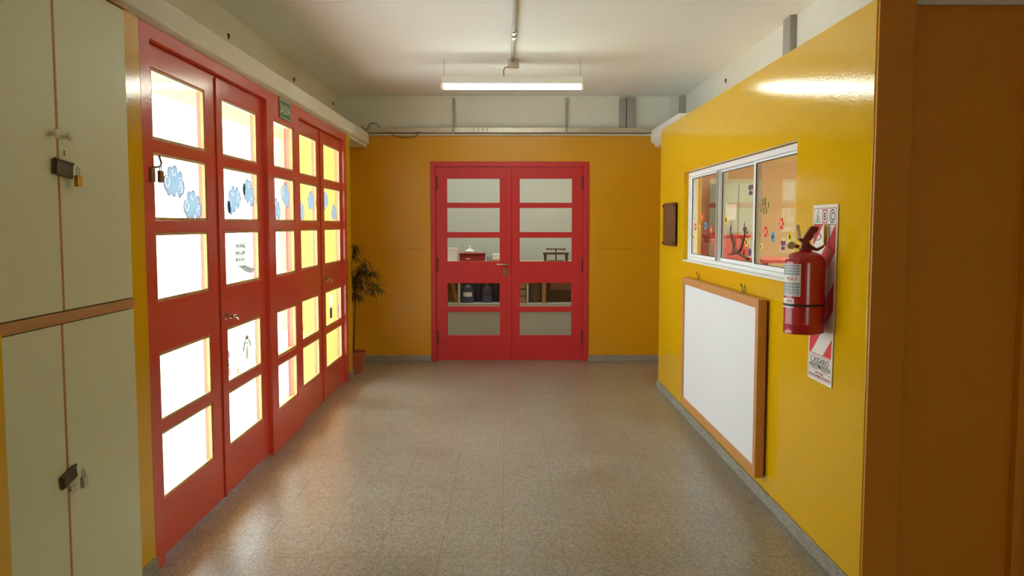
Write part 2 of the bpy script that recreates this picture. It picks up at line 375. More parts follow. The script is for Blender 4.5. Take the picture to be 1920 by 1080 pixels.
# end wall with the double door opening, groove at 1.277
dz1 = 2.246
b = MB(TE).holes(-1.86, 2.05, 1.281, 2.54, [(-0.857, 0.917, 0, dz1)], 0, -0.14)
b.holes(-1.86, 2.05, 0, 1.273, [(-0.857, 0.917, 0, dz1)], 0, -0.14)
b.holes(-1.86, 2.05, 1.20, 1.35, [(-0.857, 0.917, 0, dz1)], -0.009, -0.13)
S('wall_end', b, M['yellow_end'])
S('wall_end_upper', MB(TE).box(-1.99, 2.05, 2.54, ZC, 0.0, -0.14), M['upper'])
# far and hidden shell of the hall around the camera
S('wall_back', MB().box(-1.99, 5.2, -3.2, -3.06, 0, ZC), M['yellow_end'])
S('wall_side_near', MB().box(5.06, 5.2, -3.06, 12.4, 0, ZC), M['class_wall'])
# skirtings
S('baseboard_right', MB(TR).box(3.335, 7.95, 0, 0.07, 0.0, 0.012), M['terrazzo_base'], bevel=0.003)
S('baseboard_end_left', MB(TE).box(-1.85, -0.86, 0, 0.07, 0, 0.014), M['terrazzo_base'], bevel=0.003)
S('baseboard_end_right', MB(TE).box(0.92, 1.75, 0, 0.07, 0, 0.014), M['terrazzo_base'], bevel=0.003)
S('baseboard_left_far', MB(TL).box(8.275, 8.485, 0, 0.075, 0, 0.014), M['terrazzo_base'], bevel=0.003)
S('baseboard_left_near', MB(TL).box(3.49, 3.66, 0, 0.075, 0, 0.012), M['terrazzo_base'], bevel=0.003)
# plasterboard panel edges on the end wall's upper part
b = MB(TE)
b.box(-1.85, 1.9, 2.945, 2.967, 0, 0.008).box(-1.80, -1.765, 2.62, 2.944, 0, 0.006).box(1.80, 1.83, 2.62, 2.944, 0, 0.006)
S('trim_end_upper', b, M['upper'])

# ------------------------------------------------------------------ left glazed doors
ROWS = [(1.9344, 2.2534), (1.5682, 1.8759), (1.1936, 1.5103), (0.6361, 0.9554), (0.2696, 0.5864)]
def panes(u0, u1): return [(u0, u1, a, c2) for a, c2 in ROWS]
LW = -0.033                                   # leaf face is set back from the frame face
fr = MB(TL).holes(3.66, 8.272, 0, 2.425, [(3.77, 5.57, 0.0, 2.362), (6.42, 8.172, 0.0, 2.352)]+panes(5.727, 6.254), 0, -0.075)
fr.box(3.74, 5.60, 2.33, 2.425, LW-0.046, -0.1).box(6.40, 8.20, 2.33, 2.425, LW-0.046, -0.1)
S('trim_door_frame_left', fr, M['red'], bevel=0.004)
def bead(T, hs, w0, w1, t, mat, parent, name='glazing_bead'):
    b = MB(T)
    for (a, c_, d, e) in hs: b.holes(a, c_, d, e, [(a+t, c_-t, d+t, e-t)], w0, w1)
    return b.build(name, mat, parent)
def nails(T, hs, w, parent):
    b = MB(T)
    for (a, c_, d, e) in hs:
        for z in (d+0.05, (d+e)/2, e-0.05): b.box(c_-0.0125, c_-0.0005, z-0.002, z+0.002, w, w+0.001)
        for y in (a+0.1, (a+c_)/2, c_-0.1): b.box(y-0.002, y+0.002, d+0.001, d+0.012, w, w+0.001)
    return b.build('bead_nail', M['dark_iron'], parent)
def lever(T, u, v, parent, direction=1, plate=False, L=0.11):
    b = MB(T)
    if plate: b.box(u-0.018, u+0.018, v-0.17+0.02, v-0.05, 0, 0.006)
    b.prism(circle(u, v, 0.022, n=20), 0, 0.008); b.prism(circle(u, v, 0.011, n=16), 0.008, 0.045)
    b.tube([(u, v, 0.045), (u+direction*0.02, v+0.002, 0.052), (u+direction*0.06, v-0.004, 0.052), (u+direction*L, v-0.022, 0.046)], [0.009, 0.010, 0.010, 0.008], 10)
    return b.build('door_handle', M['chrome'], parent, smooth=True)
def leaf_left(door, u0, u1, g0, g1, top=2.361):
    hs = panes(g0, g1)
    lf = MB(TL).holes(u0+0.002, u1-0.002, 0.006, top, hs, LW, LW-0.045).build('leaf', M['red'], door, bevel=0.004)
    g = MB(TL)
    for h in hs: g.box(h[0]-.004, h[1]+.004, h[2]-.004, h[3]+.004, LW-0.020, LW-0.023)
    g.build('glass', M['glass_door'], lf)
    bead(TL, hs, LW-0.004, LW-0.019, 0.013, M['bead'], lf); nails(TL, hs, LW-0.004, lf)
    return lf
d2 = thing('door_2', (XL, 4.68, 0), kind='structure')
leaf_left(d2, 3.775, 4.69, 3.852, 4.521)
lb = leaf_left(d2, 4.69, 5.565, 4.796, 5.450)
MB(TL).box(4.675, 4.705, 0.006, 2.35, LW, LW+0.010).build('astragal', M['red'], d2, bevel=0.003)
TLL = lambda u, v, w: (XL+LW+w, u, v)
lever(TLL, 4.745, 1.03, lb, 1)
d3 = thing('door_3', (XL, 7.26, 0), kind='structure')
leaf_left(d3, 6.425, 7.26, 6.562, 7.138, 2.351)
le = leaf_left(d3, 7.26, 8.168, 7.414, 8.112, 2.351)
MB(TL).box(7.247, 7.273, 0.006, 2.34, LW, LW+0.010).build('astragal', M['red'], d3, bevel=0.003)
lever(TLL, 7.36, 1.065, le, 1)
w2 = thing('window_2', (XL, 5.99, 0.25), kind='structure')
g = MB(TL)
for h in panes(5.727, 6.254): g.box(h[0]-.004, h[1]+.004, h[2]-.004, h[3]+.004, -0.030, -0.033)
g.build('glass', M['glass_door'], w2); bead(TL, panes(5.727, 6.254), -0.008, -0.029, 0.013, M['bead'], w2); nails(TL, panes(5.727, 6.254), -0.008, w2)

# ------------------------------------------------------------------ end double door
d1 = thing('door_1', (0.03, YE, 0), kind='structure')
b = MB(TE).holes(-0.857, 0.917, 0, dz1, [(-0.800, 0.860, -0.0, 2.19)], 0.012, -0.10)
b.build('door_frame', M['red_door'], d1, bevel=0.004)
RE = [(1.790, 2.057), (1.462, 1.731), (1.133, 1.397), (0.621, 0.886), (0.293, 0.560)]
def leaf_end(u0, u1, g0, g1, hx):
    hs = [(g0, g1, a, c2) for a, c2 in RE]
    lf = MB(TE).holes(u0+0.002, u1-0.002, 0.008, 2.188, hs, -0.004, -0.046).build('leaf', M['red_door'], d1, bevel=0.004)
    g = MB(TE)
    for h in hs: g.box(h[0]-.004, h[1]+.004, h[2]-.004, h[3]+.004, -0.022, -0.026)
    g.build('glass', M['glass_end'], lf)
    for z in (0.20, 1.02, 1.93):
        MB(TE).box(hx-0.012, hx+0.012, z, z+0.15, -0.003, 0.010).build('hinge', M['ext_dark'], lf, bevel=0.004)
    return lf
ll = leaf_end(-0.80, 0.03, -0.672, -0.084, -0.786)
leaf_end(0.03, 0.86, 0.142, 0.726, 0.846)
MB(TE).box(0.012, 0.048, 0.008, 2.188, -0.004, 0.006).build('astragal', M['red_door'], d1, bevel=0.003)
b = MB(TE); b.box(-0.045, 0.004, 0.965, 1.055, -0.004, 0.002); b.prism(circle(-0.005, 1.098, 0.018, n=16), -0.004, 0.008)
b.tube([(-0.005, 1.098, 0.0), (-0.005, 1.098, 0.045), (-0.03, 1.098, 0.05), (-0.118, 1.096, 0.046)], [0.008, 0.01, 0.011, 0.010], 10)
b.build('door_handle', M['chrome'], ll, smooth=True)
MB(TE).box(-0.024, -0.016, 0.985, 1.005, 0.002, 0.0035).build('keyhole', M['black'], ll)
b = MB(TE).tube([(-0.185, 1.925, -0.019), (-0.165, 1.905, -0.018), (-0.135, 1.900, -0.018), (-0.118, 1.872, -0.018), (-0.112, 1.822, -0.019)], [0.004, 0.007, 0.008, 0.007, 0.004], 6)  # crooked white squiggle on the pane, drawn as a thin tube
tag(b.build('white_squiggle', M['sign_white']), 'small crooked white squiggle on top left pane of end door', 'tape')

# ------------------------------------------------------------------ window in the right wall
w1 = thing('window_1', (1.495, 5.55, 1.25), kind='structure')
TW = lambda u, v, w: (1.478+w, u, v)          # w runs into the wall
MB(TW).holes(4.21, 6.886, 1.253, 1.964, [(4.25, 6.85, 1.285, 1.93)], 0, 0.07).build('window_frame', M['alu'], w1, bevel=0.002)
edges = [(5.96, 6.85), (5.08, 5.99), (4.25, 5.11)]
for k, (a, c_) in enumerate(edges):
    w0 = 0.012 if k % 2 == 0 else 0.034
    h = (a+0.045, c_-0.035, 1.312, 1.915)
    sh = MB(TW).holes(a, c_, 1.287, 1.928, [h], w0, w0+0.02).build('sash', M['alu'], w1, bevel=0.002)
    MB(TW).box(h[0]-.003, h[1]+.003, h[2]-.003, h[3]+.003, w0+0.009, w0+0.013).build('glass', M['glass_window'], sh)
    MB(TW).box(a+0.002, a+0.044, 1.29, 1.925, w0-0.006, w0).build('sash_stile', M['grey_alu'], sh)
    MB(TW).holes(h[0]-.001, h[1]+.001, h[2]-.001, h[3]+.001, [(h[0]+.005, h[1]-.005, h[2]+.004, h[3]-.004)], w0+0.002, w0+0.008).build('gasket', M['black'], sh)
MB(TR).box(4.212, 6.884, 1.2505, 1.262, 0.003, -0.038).build('window_sill', M['beam'], w1, bevel=0.004)

# ------------------------------------------------------------------ ceiling lamp, conduit, trunking
lx, ly = 0.045, 7.35
lamp = thing('fluorescent_lamp', (lx, ly, 2.715), 'lit white fluorescent tube lamp hanging below the ceiling on two thin rods', 'lamp')
TA = lambda u, v, w: (w, ly+u, v)
MB(TA).prism([(-0.028, 2.752), (-0.045, 2.749), (-0.040, 2.812), (0.040, 2.812), (0.045, 2.749), (0.028, 2.752)], lx-0.605, lx+0.605).build('housing', M['lamp_white'], lamp, bevel=0.003)
for sx in (-1, 1):
    MB().box(lx+sx*0.60-0.012, lx+sx*0.60+0.012, ly-0.03, ly+0.03, 2.702, 2.752).build('lamp_holder', M['lamp_white'], lamp, bevel=0.004)
    MB().tube([(lx+sx*0.585, ly, 2.81), (lx+sx*0.585, ly, ZC-0.01), (lx+sx*0.60, ly, ZC-0.004)], 0.003, 6).build('suspension_rod', M['steel'], lamp)
MB().lathe([(0.012, -0.590), (0.0165, -0.580), (0.0165, 0.580), (0.012, 0.590)], (lx, ly, 2.722), 'x', 20).build('tube', M['tube'], lamp, smooth=True)
MB().tube([(lx-0.03, ly+0.05, 2.905), (lx-0.06, ly+0.03, 2.90), (lx-0.075, ly+0.01, 2.87), (lx-0.072, ly, 2.815)], 0.004, 6).build('lamp_cable', M['cable'], lamp, smooth=True)
cd = thing('ceiling_conduit', (0.045, 5.0, ZC-0.02), 'grey metal conduit running along the ceiling to a junction box above the lamp', 'conduit')
MB().tube([(0.060, 2.6, ZC-0.014), (0.045, 7.40, ZC-0.014)], 0.0125, 10).build('pipe', M['grey_alu'], cd, smooth=True)
for yy in (6.30, 6.46): MB().tube([(0.050, yy-0.03, ZC-0.014), (0.050, yy+0.03, ZC-0.014)], 0.018, 10).build('coupling', M['steel'], cd, smooth=True)
MB().box(0.005, 0.105, 7.39, 7.48, ZC-0.065, ZC).build('junction_box', M['pvc'], cd, bevel=0.006)
# galvanised tray
tr = thing('cable_tray', (0, YE-0.04, 2.54), 'long galvanised metal cable tray along the end wall above the red door', 'cable tray')
MB(TE).box(-1.535, 1.598, 2.560, 2.564, 0.0, 0.075).box(-1.535, 1.598, 2.564, 2.612, 0.071, 0.075).box(-1.535, 1.598, 2.564, 2.612, 0.0, 0.004).build('channel', M['galv'], tr)
for x in [-0.37+0.05*i for i in range(4)]: MB(TE).box(x, x+0.008, 2.572, 2.604, 0.0751, 0.0756).build('slot', M['black'], tr)
MB(TE).tube([(-1.535, 2.540, 0.022), (1.598, 2.540, 0.022)], 0.014, 10).build('pipe', M['pvc'], tr, smooth=True)
for x, lab in ((-0.592, 'thin cream cable strip on upper end wall, left of the lamp'), (0.657, 'thin cream cable strip on upper end wall, right of the lamp')):
    t = tag(MB(TE).box(x-0.011, x+0.011, 2.613, 2.945, 0.0085, 0.026).box(x-0.013, x+0.013, 2.54, 2.616, 0.076, 0.088).build('cable_strip', M['grey_alu'], bevel=0.002), lab, 'cable strip', 'cable strips on the upper end wall')
t = thing('trunking', (1.32, YE, 2.62), 'wide grey double trunking upright on upper end wall', 'trunking')
MB(TE).box(1.244, 1.316, 2.613, 2.944, 0.009, 0.05).build('channel', M['grey_alu'], t, bevel=0.003)
MB(TE).box(1.324, 1.395, 2.613, 2.944, 0.009, 0.055).build('channel', M['grey_alu'], t, bevel=0.003)
tag(MB().box(1.905, 1.97, YE-0.08, YE-0.01, 2.59, ZC-0.002).build('corner_trunking', M['grey_alu'], bevel=0.003), 'grey upright trunking in far right corner under the ceiling', 'trunking')
tag(MB().box(1.925, 1.97, 5.83, 5.98, 2.44, ZC-0.002).build('wall_trunking', M['grey_alu'], bevel=0.003), 'grey upright trunking on white wall above the yellow partition', 'trunking')
# loose cables by the tray
tag(MB().tube([(-1.60, 9.36, 2.63), (-1.56, 9.36, 2.59), (-1.545, 9.36, 2.575), (-1.53, 9.37, 2.61), (-1.515, 9.38, 2.65), (-1.48, 9.385, 2.662), (-1.43, 9.388, 2.650), (-1.40, 9.39, 2.615)], 0.005, 6).build('loose_cable', M['cable'], smooth=True),
    'short looped brown cable rising at left end of the metal tray', 'cable')
tag(MB().tube([(-1.30, 9.385, 2.563), (-1.26, 9.38, 2.53), (-1.20, 9.38, 2.505), (-1.10, 9.38, 2.50), (-1.02, 9.38, 2.51), (-0.96, 9.385, 2.563)], 0.005, 6).build('hanging_cable', M['cable'], smooth=True),
    'brown cable sagging below the metal tray over the yellow wall', 'cable')
# anchors in the upper walls
for (x, y, z, lab) in ((-1.877, 5.78, 2.816, 'dark wall anchor high on left wall, nearest the camera'), (-1.877, 7.521, 2.822, 'dark wall anchor high on left wall, middle of three'),
                       (-1.877, 9.2, 2.85, 'dark wall anchor high on left wall, nearest the far corner'), (1.9712, 7.672, 2.842, 'dark wall anchor high on right white wall')):
    s = 1 if x < 0 else -1
    tag(MB().tube([(x, y, z+0.006), (x+s*0.006, y, z+0.006), (x+s*0.008, y, z-0.006), (x+s*0.006, y, z-0.026)], [0.008, 0.008, 0.008, 0.004], 8).build('wall_anchor', M['dark_iron'], smooth=True),
        lab, 'wall anchor', 'anchors in the upper walls')

# ------------------------------------------------------------------ left cabinets
def cab_hasp(door, y0, z0, y1, z1, hgt):
    L = sqrt((y1-y0)**2+(z1-z0)**2); ux, uz = (y1-y0)/L, (z1-z0)/L
    T = lambda a, b_, w: (-1.55+w, y0+a*ux-b_*uz, z0+a*uz+b_*ux)
    b = MB(T).box(0, L, -hgt/2, hgt/2, 0.0, 0.012).box(0.004, 0.03, -hgt/2+.004, hgt/2-.004, 0.012, 0.018).tube([(0.0, hgt/2, 0.012), (L, hgt/2, 0.012)], 0.005, 8)
    return b.build('hasp', M['dark_iron'], door, bevel=0.002)
def padlock(y, z, lab, mat, tilt=0.0):
    t = thing('padlock', (-1.53, y, z-0.06), lab, 'padlock', 'padlocks on the left side')
    T = lambda a, b_, w: (-1.522+w, y+a*cos(tilt)-b_*sin(tilt), z+a*sin(tilt)+b_*cos(tilt))
    MB(T).box(-0.016, 0.016, -0.062, -0.022, -0.008, 0.008).build('lock_body', mat, t, bevel=0.003)
    MB(T).tube([(-0.009, -0.024, 0), (-0.009, -0.002, 0), (-0.005, 0.006, 0), (0.005, 0.006, 0), (0.009, -0.002, 0), (0.009, -0.024, 0)], 0.0028, 8).build('shackle', M['steel'], t, smooth=True)
    return t
for which in ('upper', 'lower'):
    z0, z1 = (1.245, 2.415) if which == 'upper' else (0.06, 1.205)
    seam = 2.94 if which == 'upper' else 2.922
    cabn = thing('cabinet', (-1.75, 2.9, z0), 'grey-green laminate cupboard built over the lower one, with white knobs' if which == 'upper' else 'grey-green laminate cupboard standing on the floor with tilted dark hasp', 'cabinet', 'built-in corridor cupboards')
    MB().box(-1.98, -1.572, 2.30, 3.488, z0-(0.05 if which == 'lower' else 0.0), z1).build('body', M['laminate'], cabn)
    dl = MB(lambda u, v, w: (-1.55+w, u, v)).box(2.33, seam-0.0085, z0+0.003, z1-0.003, 0, -0.02).build('cabinet_door', M['laminate'], cabn, bevel=0.0015)
    dr = MB(lambda u, v, w: (-1.55+w, u, v)).box(seam+0.0085, 3.484, z0+0.003, z1-0.003, 0, -0.02).build('cabinet_door', M['laminate'], cabn, bevel=0.0015)
    for dd, yy in ((dl, seam-0.0085), (dr, seam+0.001)):
        MB(lambda u, v, w: (-1.55+w, u, v)).box(yy, yy+0.0072, z0+0.003, z1-0.003, -0.001, -0.02).build('edge_band', M['wood'], dd)
    if which == 'upper':
        for dd, yy in ((dl, 2.898), (dr, 2.985)):
            MB().lathe([(0.007, 0), (0.006, 0.010), (0.011, 0.014), (0.0165, 0.018), (0.0165, 0.022), (0.010, 0.026)], (-1.55, yy, 1.856), 'x', 20).build('knob', M['knob'], dd, smooth=True)
        MB().lathe([(0.009, 0), (0.009, 0.006), (0.006, 0.008)], (-1.55, 2.985, 1.798), 'x', 18).build('lock', M['steel'], dr, smooth=True)
        cab_hasp(dl, 2.893, 1.748, 3.018, 1.736, 0.052)
        padlock(3.018, 1.745, 'brass padlock hanging on the upper cupboard hasp', M['brass'])
    else:
        MB().lathe([(0.009, 0), (0.009, 0.006), (0.006, 0.008)], (-1.55, 2.935, 0.612), 'x', 18).build('lock', M['steel'], dr, smooth=True)
        cab_hasp(dl, 2.862, 0.652, 2.962, 0.672, 0.045)
        padlock(2.972, 0.668, 'silver padlock hanging on the lower cupboard hasp', M['steel'], 0.1)
S('trim_cupboard_rail', MB().box(-1.98, -1.543, 2.30, 3.488, 1.206, 1.244), M['wood'], bevel=0.002)
S('trim_cupboard_top', MB().box(-1.98, -1.54, 2.30, 3.49, 2.416, 2.425), M['wood'])
S('trim_post_near', MB().box(-1.98, -1.502, 2.2, 2.492, 0, 1.225), M['yellow'], bevel=0.003)

# hasp and padlock on the red jamb
h = thing('door_hasp', (XL, 3.76, 1.72), 'rusty hasp with open hook screwed to the near end of red door frame', 'hasp')
MB(TL).box(3.725, 3.765, 1.735, 1.80, 0, 0.010).build('plate', M['rust'], h, bevel=0.002)
MB(TL).tube([(3.745, 1.80, 0.01), (3.775, 1.803, 0.015), (3.80, 1.808, 0.018), (3.812, 1.822, 0.018), (3.806, 1.845, 0.014), (3.802, 1.856, 0.012)], 0.005, 8).build('hook', M['rust'], h, smooth=True)
t = thing('padlock', (XL+0.02, 3.79, 1.73), 'tarnished brass padlock hanging from the hook on red door frame', 'padlock', 'padlocks on the left side')
MB(TL).box(3.775, 3.815, 1.735, 1.788, 0.012, 0.028).build('lock_body', M['rust'], t, bevel=0.003)
MB(TL).tube([(3.785, 1.788, 0.02), (3.785, 1.805, 0.02), (3.795, 1.815, 0.02), (3.805, 1.805, 0.02), (3.805, 1.788, 0.02)], 0.003, 8).build('shackle', M['steel'], t, smooth=True)

# ------------------------------------------------------------------ exit sign
sg = thing('exit_sign', (XL, 6.0, 2.29), 'small green exit sign with white letters SALIDA on the red frame', 'sign')
MB(TL).box(5.865, 6.165, 2.283, 2.418, 0.0, 0.005).build('board', M['green'], sg)
MB(TL).holes(5.869, 6.161, 2.287, 2.414, [(5.874, 6.156, 2.292, 2.409)], 0.005, 0.006).build('border', M['sign_white'], sg)
text('lettering', 'SALIDA', TL, 6.015, 2.352, 0.245, 0.062, 0.005, 0.006, M['sign_white'], sg)

# ------------------------------------------------------------------ plaque on the right wall
pq = thing('plaque', (XR-0.01, 7.38, 1.36), 'dark bronze memorial plaque with raised lines near far corner of yellow wall', 'plaque')
MB(TR).box(7.11, 7.64, 1.36, 1.735, 0.014, 0.026).build('plate', M['plaque'], pq, bevel=0.003)
for y in (7.14, 7.61):
    for z in (1.385, 1.71): MB(TR).lathe([(0.010, 0.0), (0.010, 0.036), (0.004, 0.040)], (y, z, 0.0), 'z', 14).build('standoff', M['plaque'], pq, smooth=True)
b = MB(TR); z = 1.655
for wd_ in (0.34, 0.16, 0.20, 0.10, 0.34, 0.30, 0.16, 0.30, 0.34, 0.2, 0.26):
    n_ = max(3, int(wd_/0.022)); c0 = 7.375+wd_/2
    for i in range(n_):
        if random.random() < 0.85: b.box(c0-(i+0.75)*wd_/n_, c0-i*wd_/n_, z, z+0.011, 0.026, 0.0272)
    z -= 0.024
b.build('raised_text', M['plaque_text'], pq)

# ------------------------------------------------------------------ whiteboard
wb_ = thing('whiteboard', (XR-0.03, 5.56, 0.14), 'large framed whiteboard with wooden frame leaning low on yellow wall', 'whiteboard')
MB(TR).holes(4.585, 6.60, 0.140, 1.137, [(4.638, 6.548, 0.192, 1.086)], 0.013, 0.062).build('frame', M['frame_wood'], wb_, bevel=0.003)
MB(TR).box(4.63, 6.555, 0.185, 1.092, 0.020, 0.048).build('panel', M['board'], wb_)
MB(TR).box(4.60, 6.58, 0.150, 1.125, 0.001, 0.013).build('backing', M['brown_box'], wb_)
for y, z, lab in ((6.26, 1.14, 'bent wire hook above far end of the whiteboard'), (5.06, 1.14, 'bent wire hook above near end of the whiteboard')):
    b = MB(TR).tube([(y+0.03, z-0.005, 0.006), (y+0.03, z+0.03, 0.010), (y+0.045, z+0.05, 0.02)], 0.0025, 6).tube([(y+0.03, z+0.03, 0.010), (y+0.018, z+0.05, 0.02)], 0.0025, 6).tube([(y+0.03, z+0.002, 0.006), (y-0.02, z+0.002, 0.006), (y-0.02, z+0.048, 0.010)], 0.0025, 6)
    tag(b.build('wire_hook', M['dark_iron']), lab, 'hook', 'wire hooks above the whiteboard')

# ------------------------------------------------------------------ extinguisher sign
th = 0.024
TS = lambda u, v, w: (XR-0.002-w, 3.806-u*cos(th)-(v-0.42)*sin(th)*1.0, 0.826+v*cos(th)-u*sin(th)*0.0)
es = thing('extinguisher_sign', (XR, 3.8, 0.83), 'tall white sign with red diagonal stripes and ABC emblems behind the extinguisher', 'sign')
W, H = 0.294, 0.812
MB(TS).box(-W/2, W/2, 0, H, 0, 0.004).build('board', M['sign_white'], es)
def frame_line(b, x0, x1, y0, y1, t, w0=0.004, w1=0.0046): b.holes(x0, x1, y0, y1, [(x0+t, x1-t, y0+t, y1-t)], w0, w1)
b = MB(TS); frame_line(b, -0.134, 0.134, 0.722, 0.797, 0.003); b.build('border', M['sign_dkred'], es); b = MB(TS); frame_line(b, -0.134, 0.134, 0.014, 0.118, 0.002)
b.box(-0.134, 0.134, 0.046, 0.0475, 0.004, 0.0046); b.build('border', M['sign_dkred'], es); MB(TS).box(-0.134, 0.134, 0.124, 0.127, 0.004, 0.0046).build('border', M['sign_dkred'], es)
def clip(poly, y0, y1):
    for s_, lim in ((1, y0), (-1, -y1)):
        out = []
        for i in range(len(poly)):
            p, q = poly[i-1], poly[i]; a, c_ = s_*p[1]-lim, s_*q[1]-lim
            if (a >= 0) != (c_ >= 0): k = a/(a-c_); out.append((p[0]+(q[0]-p[0])*k, p[1]+(q[1]-p[1])*k))
            if c_ >= 0: out.append(q)
        poly = out
    return poly
b = MB(TS); R_ = 0.134; K = 0.235
for k in range(-1, 4):
    hi = 0.722-0.256*k+0.005; lo = hi-0.128       # heights on the right-hand edge
    pl = clip([(R_, lo), (R_, hi), (-R_, hi-K), (-R_, lo-K)], 0.128, 0.722)
    if len(pl) > 2: b.prism(pl, 0.004, 0.0046)
b.build('red_stripe', M['sign_red'], es)
b = MB(TS); b.mi = 0
def ring(b, outer, inner, w0=0.0042, w1=0.005):
    n = len(outer); vs = [(a, c_, w1) for a, c_ in outer]+[(a, c_, w1) for a, c_ in inner]+[(a, c_, w0) for a, c_ in outer]+[(a, c_, w0) for a, c_ in inner]
    fs = []
    for i in range(n):
        j = (i+1) % n; fs += [(i, j, n+j, n+i), (2*n+i, 3*n+i, 3*n+j, 2*n+j), (i, 2*n+i, 2*n+j, j), (n+i, n+j, 3*n+j, 3*n+i)]
    b.add(vs, fs)
def tri(cx, cy, r): return [(cx, cy+r*1.15), (cx-r, cy-r*0.75), (cx+r, cy-r*0.75)]
ring(b, tri(-0.085, 0.755, 0.032), tri(-0.085, 0.755, 0.026)); b.build('triangle_emblem', M['sign_green'], es)
text('lettering', 'A', TS, -0.085, 0.750, 0.016, 0.028, 0.004, 0.005, M['sign_ink'], es)
b = MB(TS); b.holes(-0.029, 0.029, 0.728, 0.790, [(-0.023, 0.023, 0.734, 0.784)], 0.0042, 0.005); b.build('square_emblem', M['sign_red'], es)
text('lettering', 'B', TS, 0, 0.759, 0.022, 0.036, 0.004, 0.005, M['sign_ink'], es)
b = MB(TS); ring(b, circle(0.087, 0.759, 0.031), circle(0.087, 0.759, 0.026)); b.build('circle_emblem', M['sign_ink'], es)
text('lettering', 'C', TS, 0.087, 0.759, 0.024, 0.036, 0.004, 0.005, M['sign_ink'], es)
text('lettering', 'CASSARO', TS, 0, 0.098, 0.22, 0.026, 0.004, 0.005, M['sign_ink'], es)
MB(TS).box(-0.125, 0.125, 0.062, 0.077, 0.004, 0.0046).box(-0.105, 0.105, 0.0795, 0.0825, 0.004, 0.0046).box(-0.11, -0.02, 0.0545, 0.0575, 0.004, 0.0046).box(0.02, 0.11, 0.0545, 0.0575, 0.004, 0.0046).build('black_bar', M['sign_ink'], es)
text('lettering', '4337606 - 4540403', TS, 0, 0.0695, 0.235, 0.010, 0.0046, 0.005, M['sign_white'], es)
text('lettering', 'APTO PARA', TS, 0, 0.039, 0.10, 0.009, 0.004, 0.005, M['sign_dkred'], es)
text('lettering', 'INSTALACIONES ELECTRICAS', TS, 0, 0.025, 0.25, 0.010, 0.004, 0.005, M['sign_dkred'], es)

# ------------------------------------------------------------------ fire extinguisher
ex, ey, er = 1.333, 3.755, 0.0875
fe = thing('fire_extinguisher', (ex, ey, 1.065), 'red fire extinguisher hung on yellow wall in front of the striped sign', 'fire extinguisher')
prof = [(er-0.006, 0.0), (er, 0.005), (er, 0.042), (er+0.0012, 0.044), (er, 0.047), (er, 0.318), (er-0.008, 0.340), (er-0.028, 0.358), (er-0.055, 0.366), (0.026, 0.369), (0.024, 0.375)]
MB().lathe(prof, (ex, ey, 1.062), 'z', 48).build('cylinder', M['ext_red'], fe, smooth=True)
MB().lathe([(er+0.0005, 0), (er+0.003, 0.002), (er+0.003, 0.008), (er+0.0005, 0.010)], (ex, ey, 1.062+0.125), 'z', 48).build('strap', M['black'], fe, smooth=True)
MB().lathe([(0.030, 0), (0.030, 0.006), (0.020, 0.008), (0.018, 0.036), (0.014, 0.040)], (ex, ey, 1.436), 'z', 24).build('valve', M['ext_dark'], fe, smooth=True)
TX = lambda u, v, w: (ex+u, ey+w, 1.45+v)     # u to the right in view, facing the camera
MB(TX).prism([(-0.035, 0.032), (-0.032, 0.042), (0.048, -0.008), (0.060, -0.004), (0.080, 0.004), (0.078, -0.004), (0.052, -0.020), (0.028, -0.016)], -0.012, 0.012).build('carry_handle', M['ext_dark'], fe, bevel=0.002)
MB(TX).prism([(-0.018, 0.030), (0.012, 0.078), (0.026, 0.092), (0.056, 0.088), (0.052, 0.074), (0.022, 0.030), (0.004, 0.018)], -0.011, 0.011).build('squeeze_lever', M['ext_dark'], fe, bevel=0.003)
MB(TX).tube([(0.046+0.016*cos(a), 0.045+0.016*sin(a), -0.014) for a in [2*pi*i/16 for i in range(16)]], 0.002, 6, True).build('pin_ring', M['steel'], fe, smooth=True)
MB(TX).prism([(-0.050, 0.095), (-0.036, 0.099), (-0.026, 0.048), (-0.036, 0.030)], -0.015, -0.013).build('inspection_tag', M['sign_white'], fe)
MB(TX).lathe([(0.017, 0), (0.017, 0.02), (0.010, 0.024)], (-0.066, 0.006, -0.012), 'z', 20).build('pressure_gauge', M['steel'], fe, smooth=True)
MB(TX).tube([(-0.03, 0.0, 0.0), (-0.06, 0.004, 0.0)], 0.008, 8).build('gauge_stem', M['ext_dark'], fe, smooth=True)
MB(TX).tube([(0.072, 0.0, 0), (0.086, 0.008, 0.0), (0.086, 0.03, 0.0), (0.087, 0.085, 0.0), (0.087, 0.10, 0.0)], [0.004, 0.006, 0.009, 0.009, 0.006], 10).build('wall_hook', M['brass'], fe, smooth=True)
def wrap(z0, z1, a0, a1, r, n=14):
    vs = []; fs = []
    for i in range(n+1):
        a = a0+(a1-a0)*i/n
        for rr in (r, r+0.0008):
            for z in (z0, z1): vs.append((ex+rr*cos(a), ey+rr*sin(a), z))
    for i in range(n):
        o = i*4; p = o+4; fs += [(o, o+1, p+1, p), (o+2, p+2, p+3, o+3), (o, p, p+2, o+2), (o+1, o+3, p+3, p+1)]
    fs += [(0, 2, 3, 1), (n*4, n*4+1, n*4+3, n*4+2)]
    return vs, fs
def wl_(name, z0, z1, a0, a1, r, mat):
    b = MB(); b.add(*wrap(z0, z1, radians(a0), radians(a1), r)); return b.build(name, mat, fe)
wl_('label', 1.232, 1.375, 170, 240, er+0.0006, M['sign_white']); wl_('label', 1.236, 1.293, 172, 238, er+0.0014, M['label_grey']); wl_('label', 1.325, 1.371, 172, 238, er+0.0014, M['label_grey'])
wl_('label', 1.180, 1.186, 172, 222, er+0.0006, M['sign_white']); wl_('label', 1.198, 1.222, 172, 222, er+0.0006, M['sign_white'])
TC = lambda u, v, w: (ex+(er+w)*cos(radians(205)+u/er), ey+(er+w)*sin(radians(205)+u/er), v)
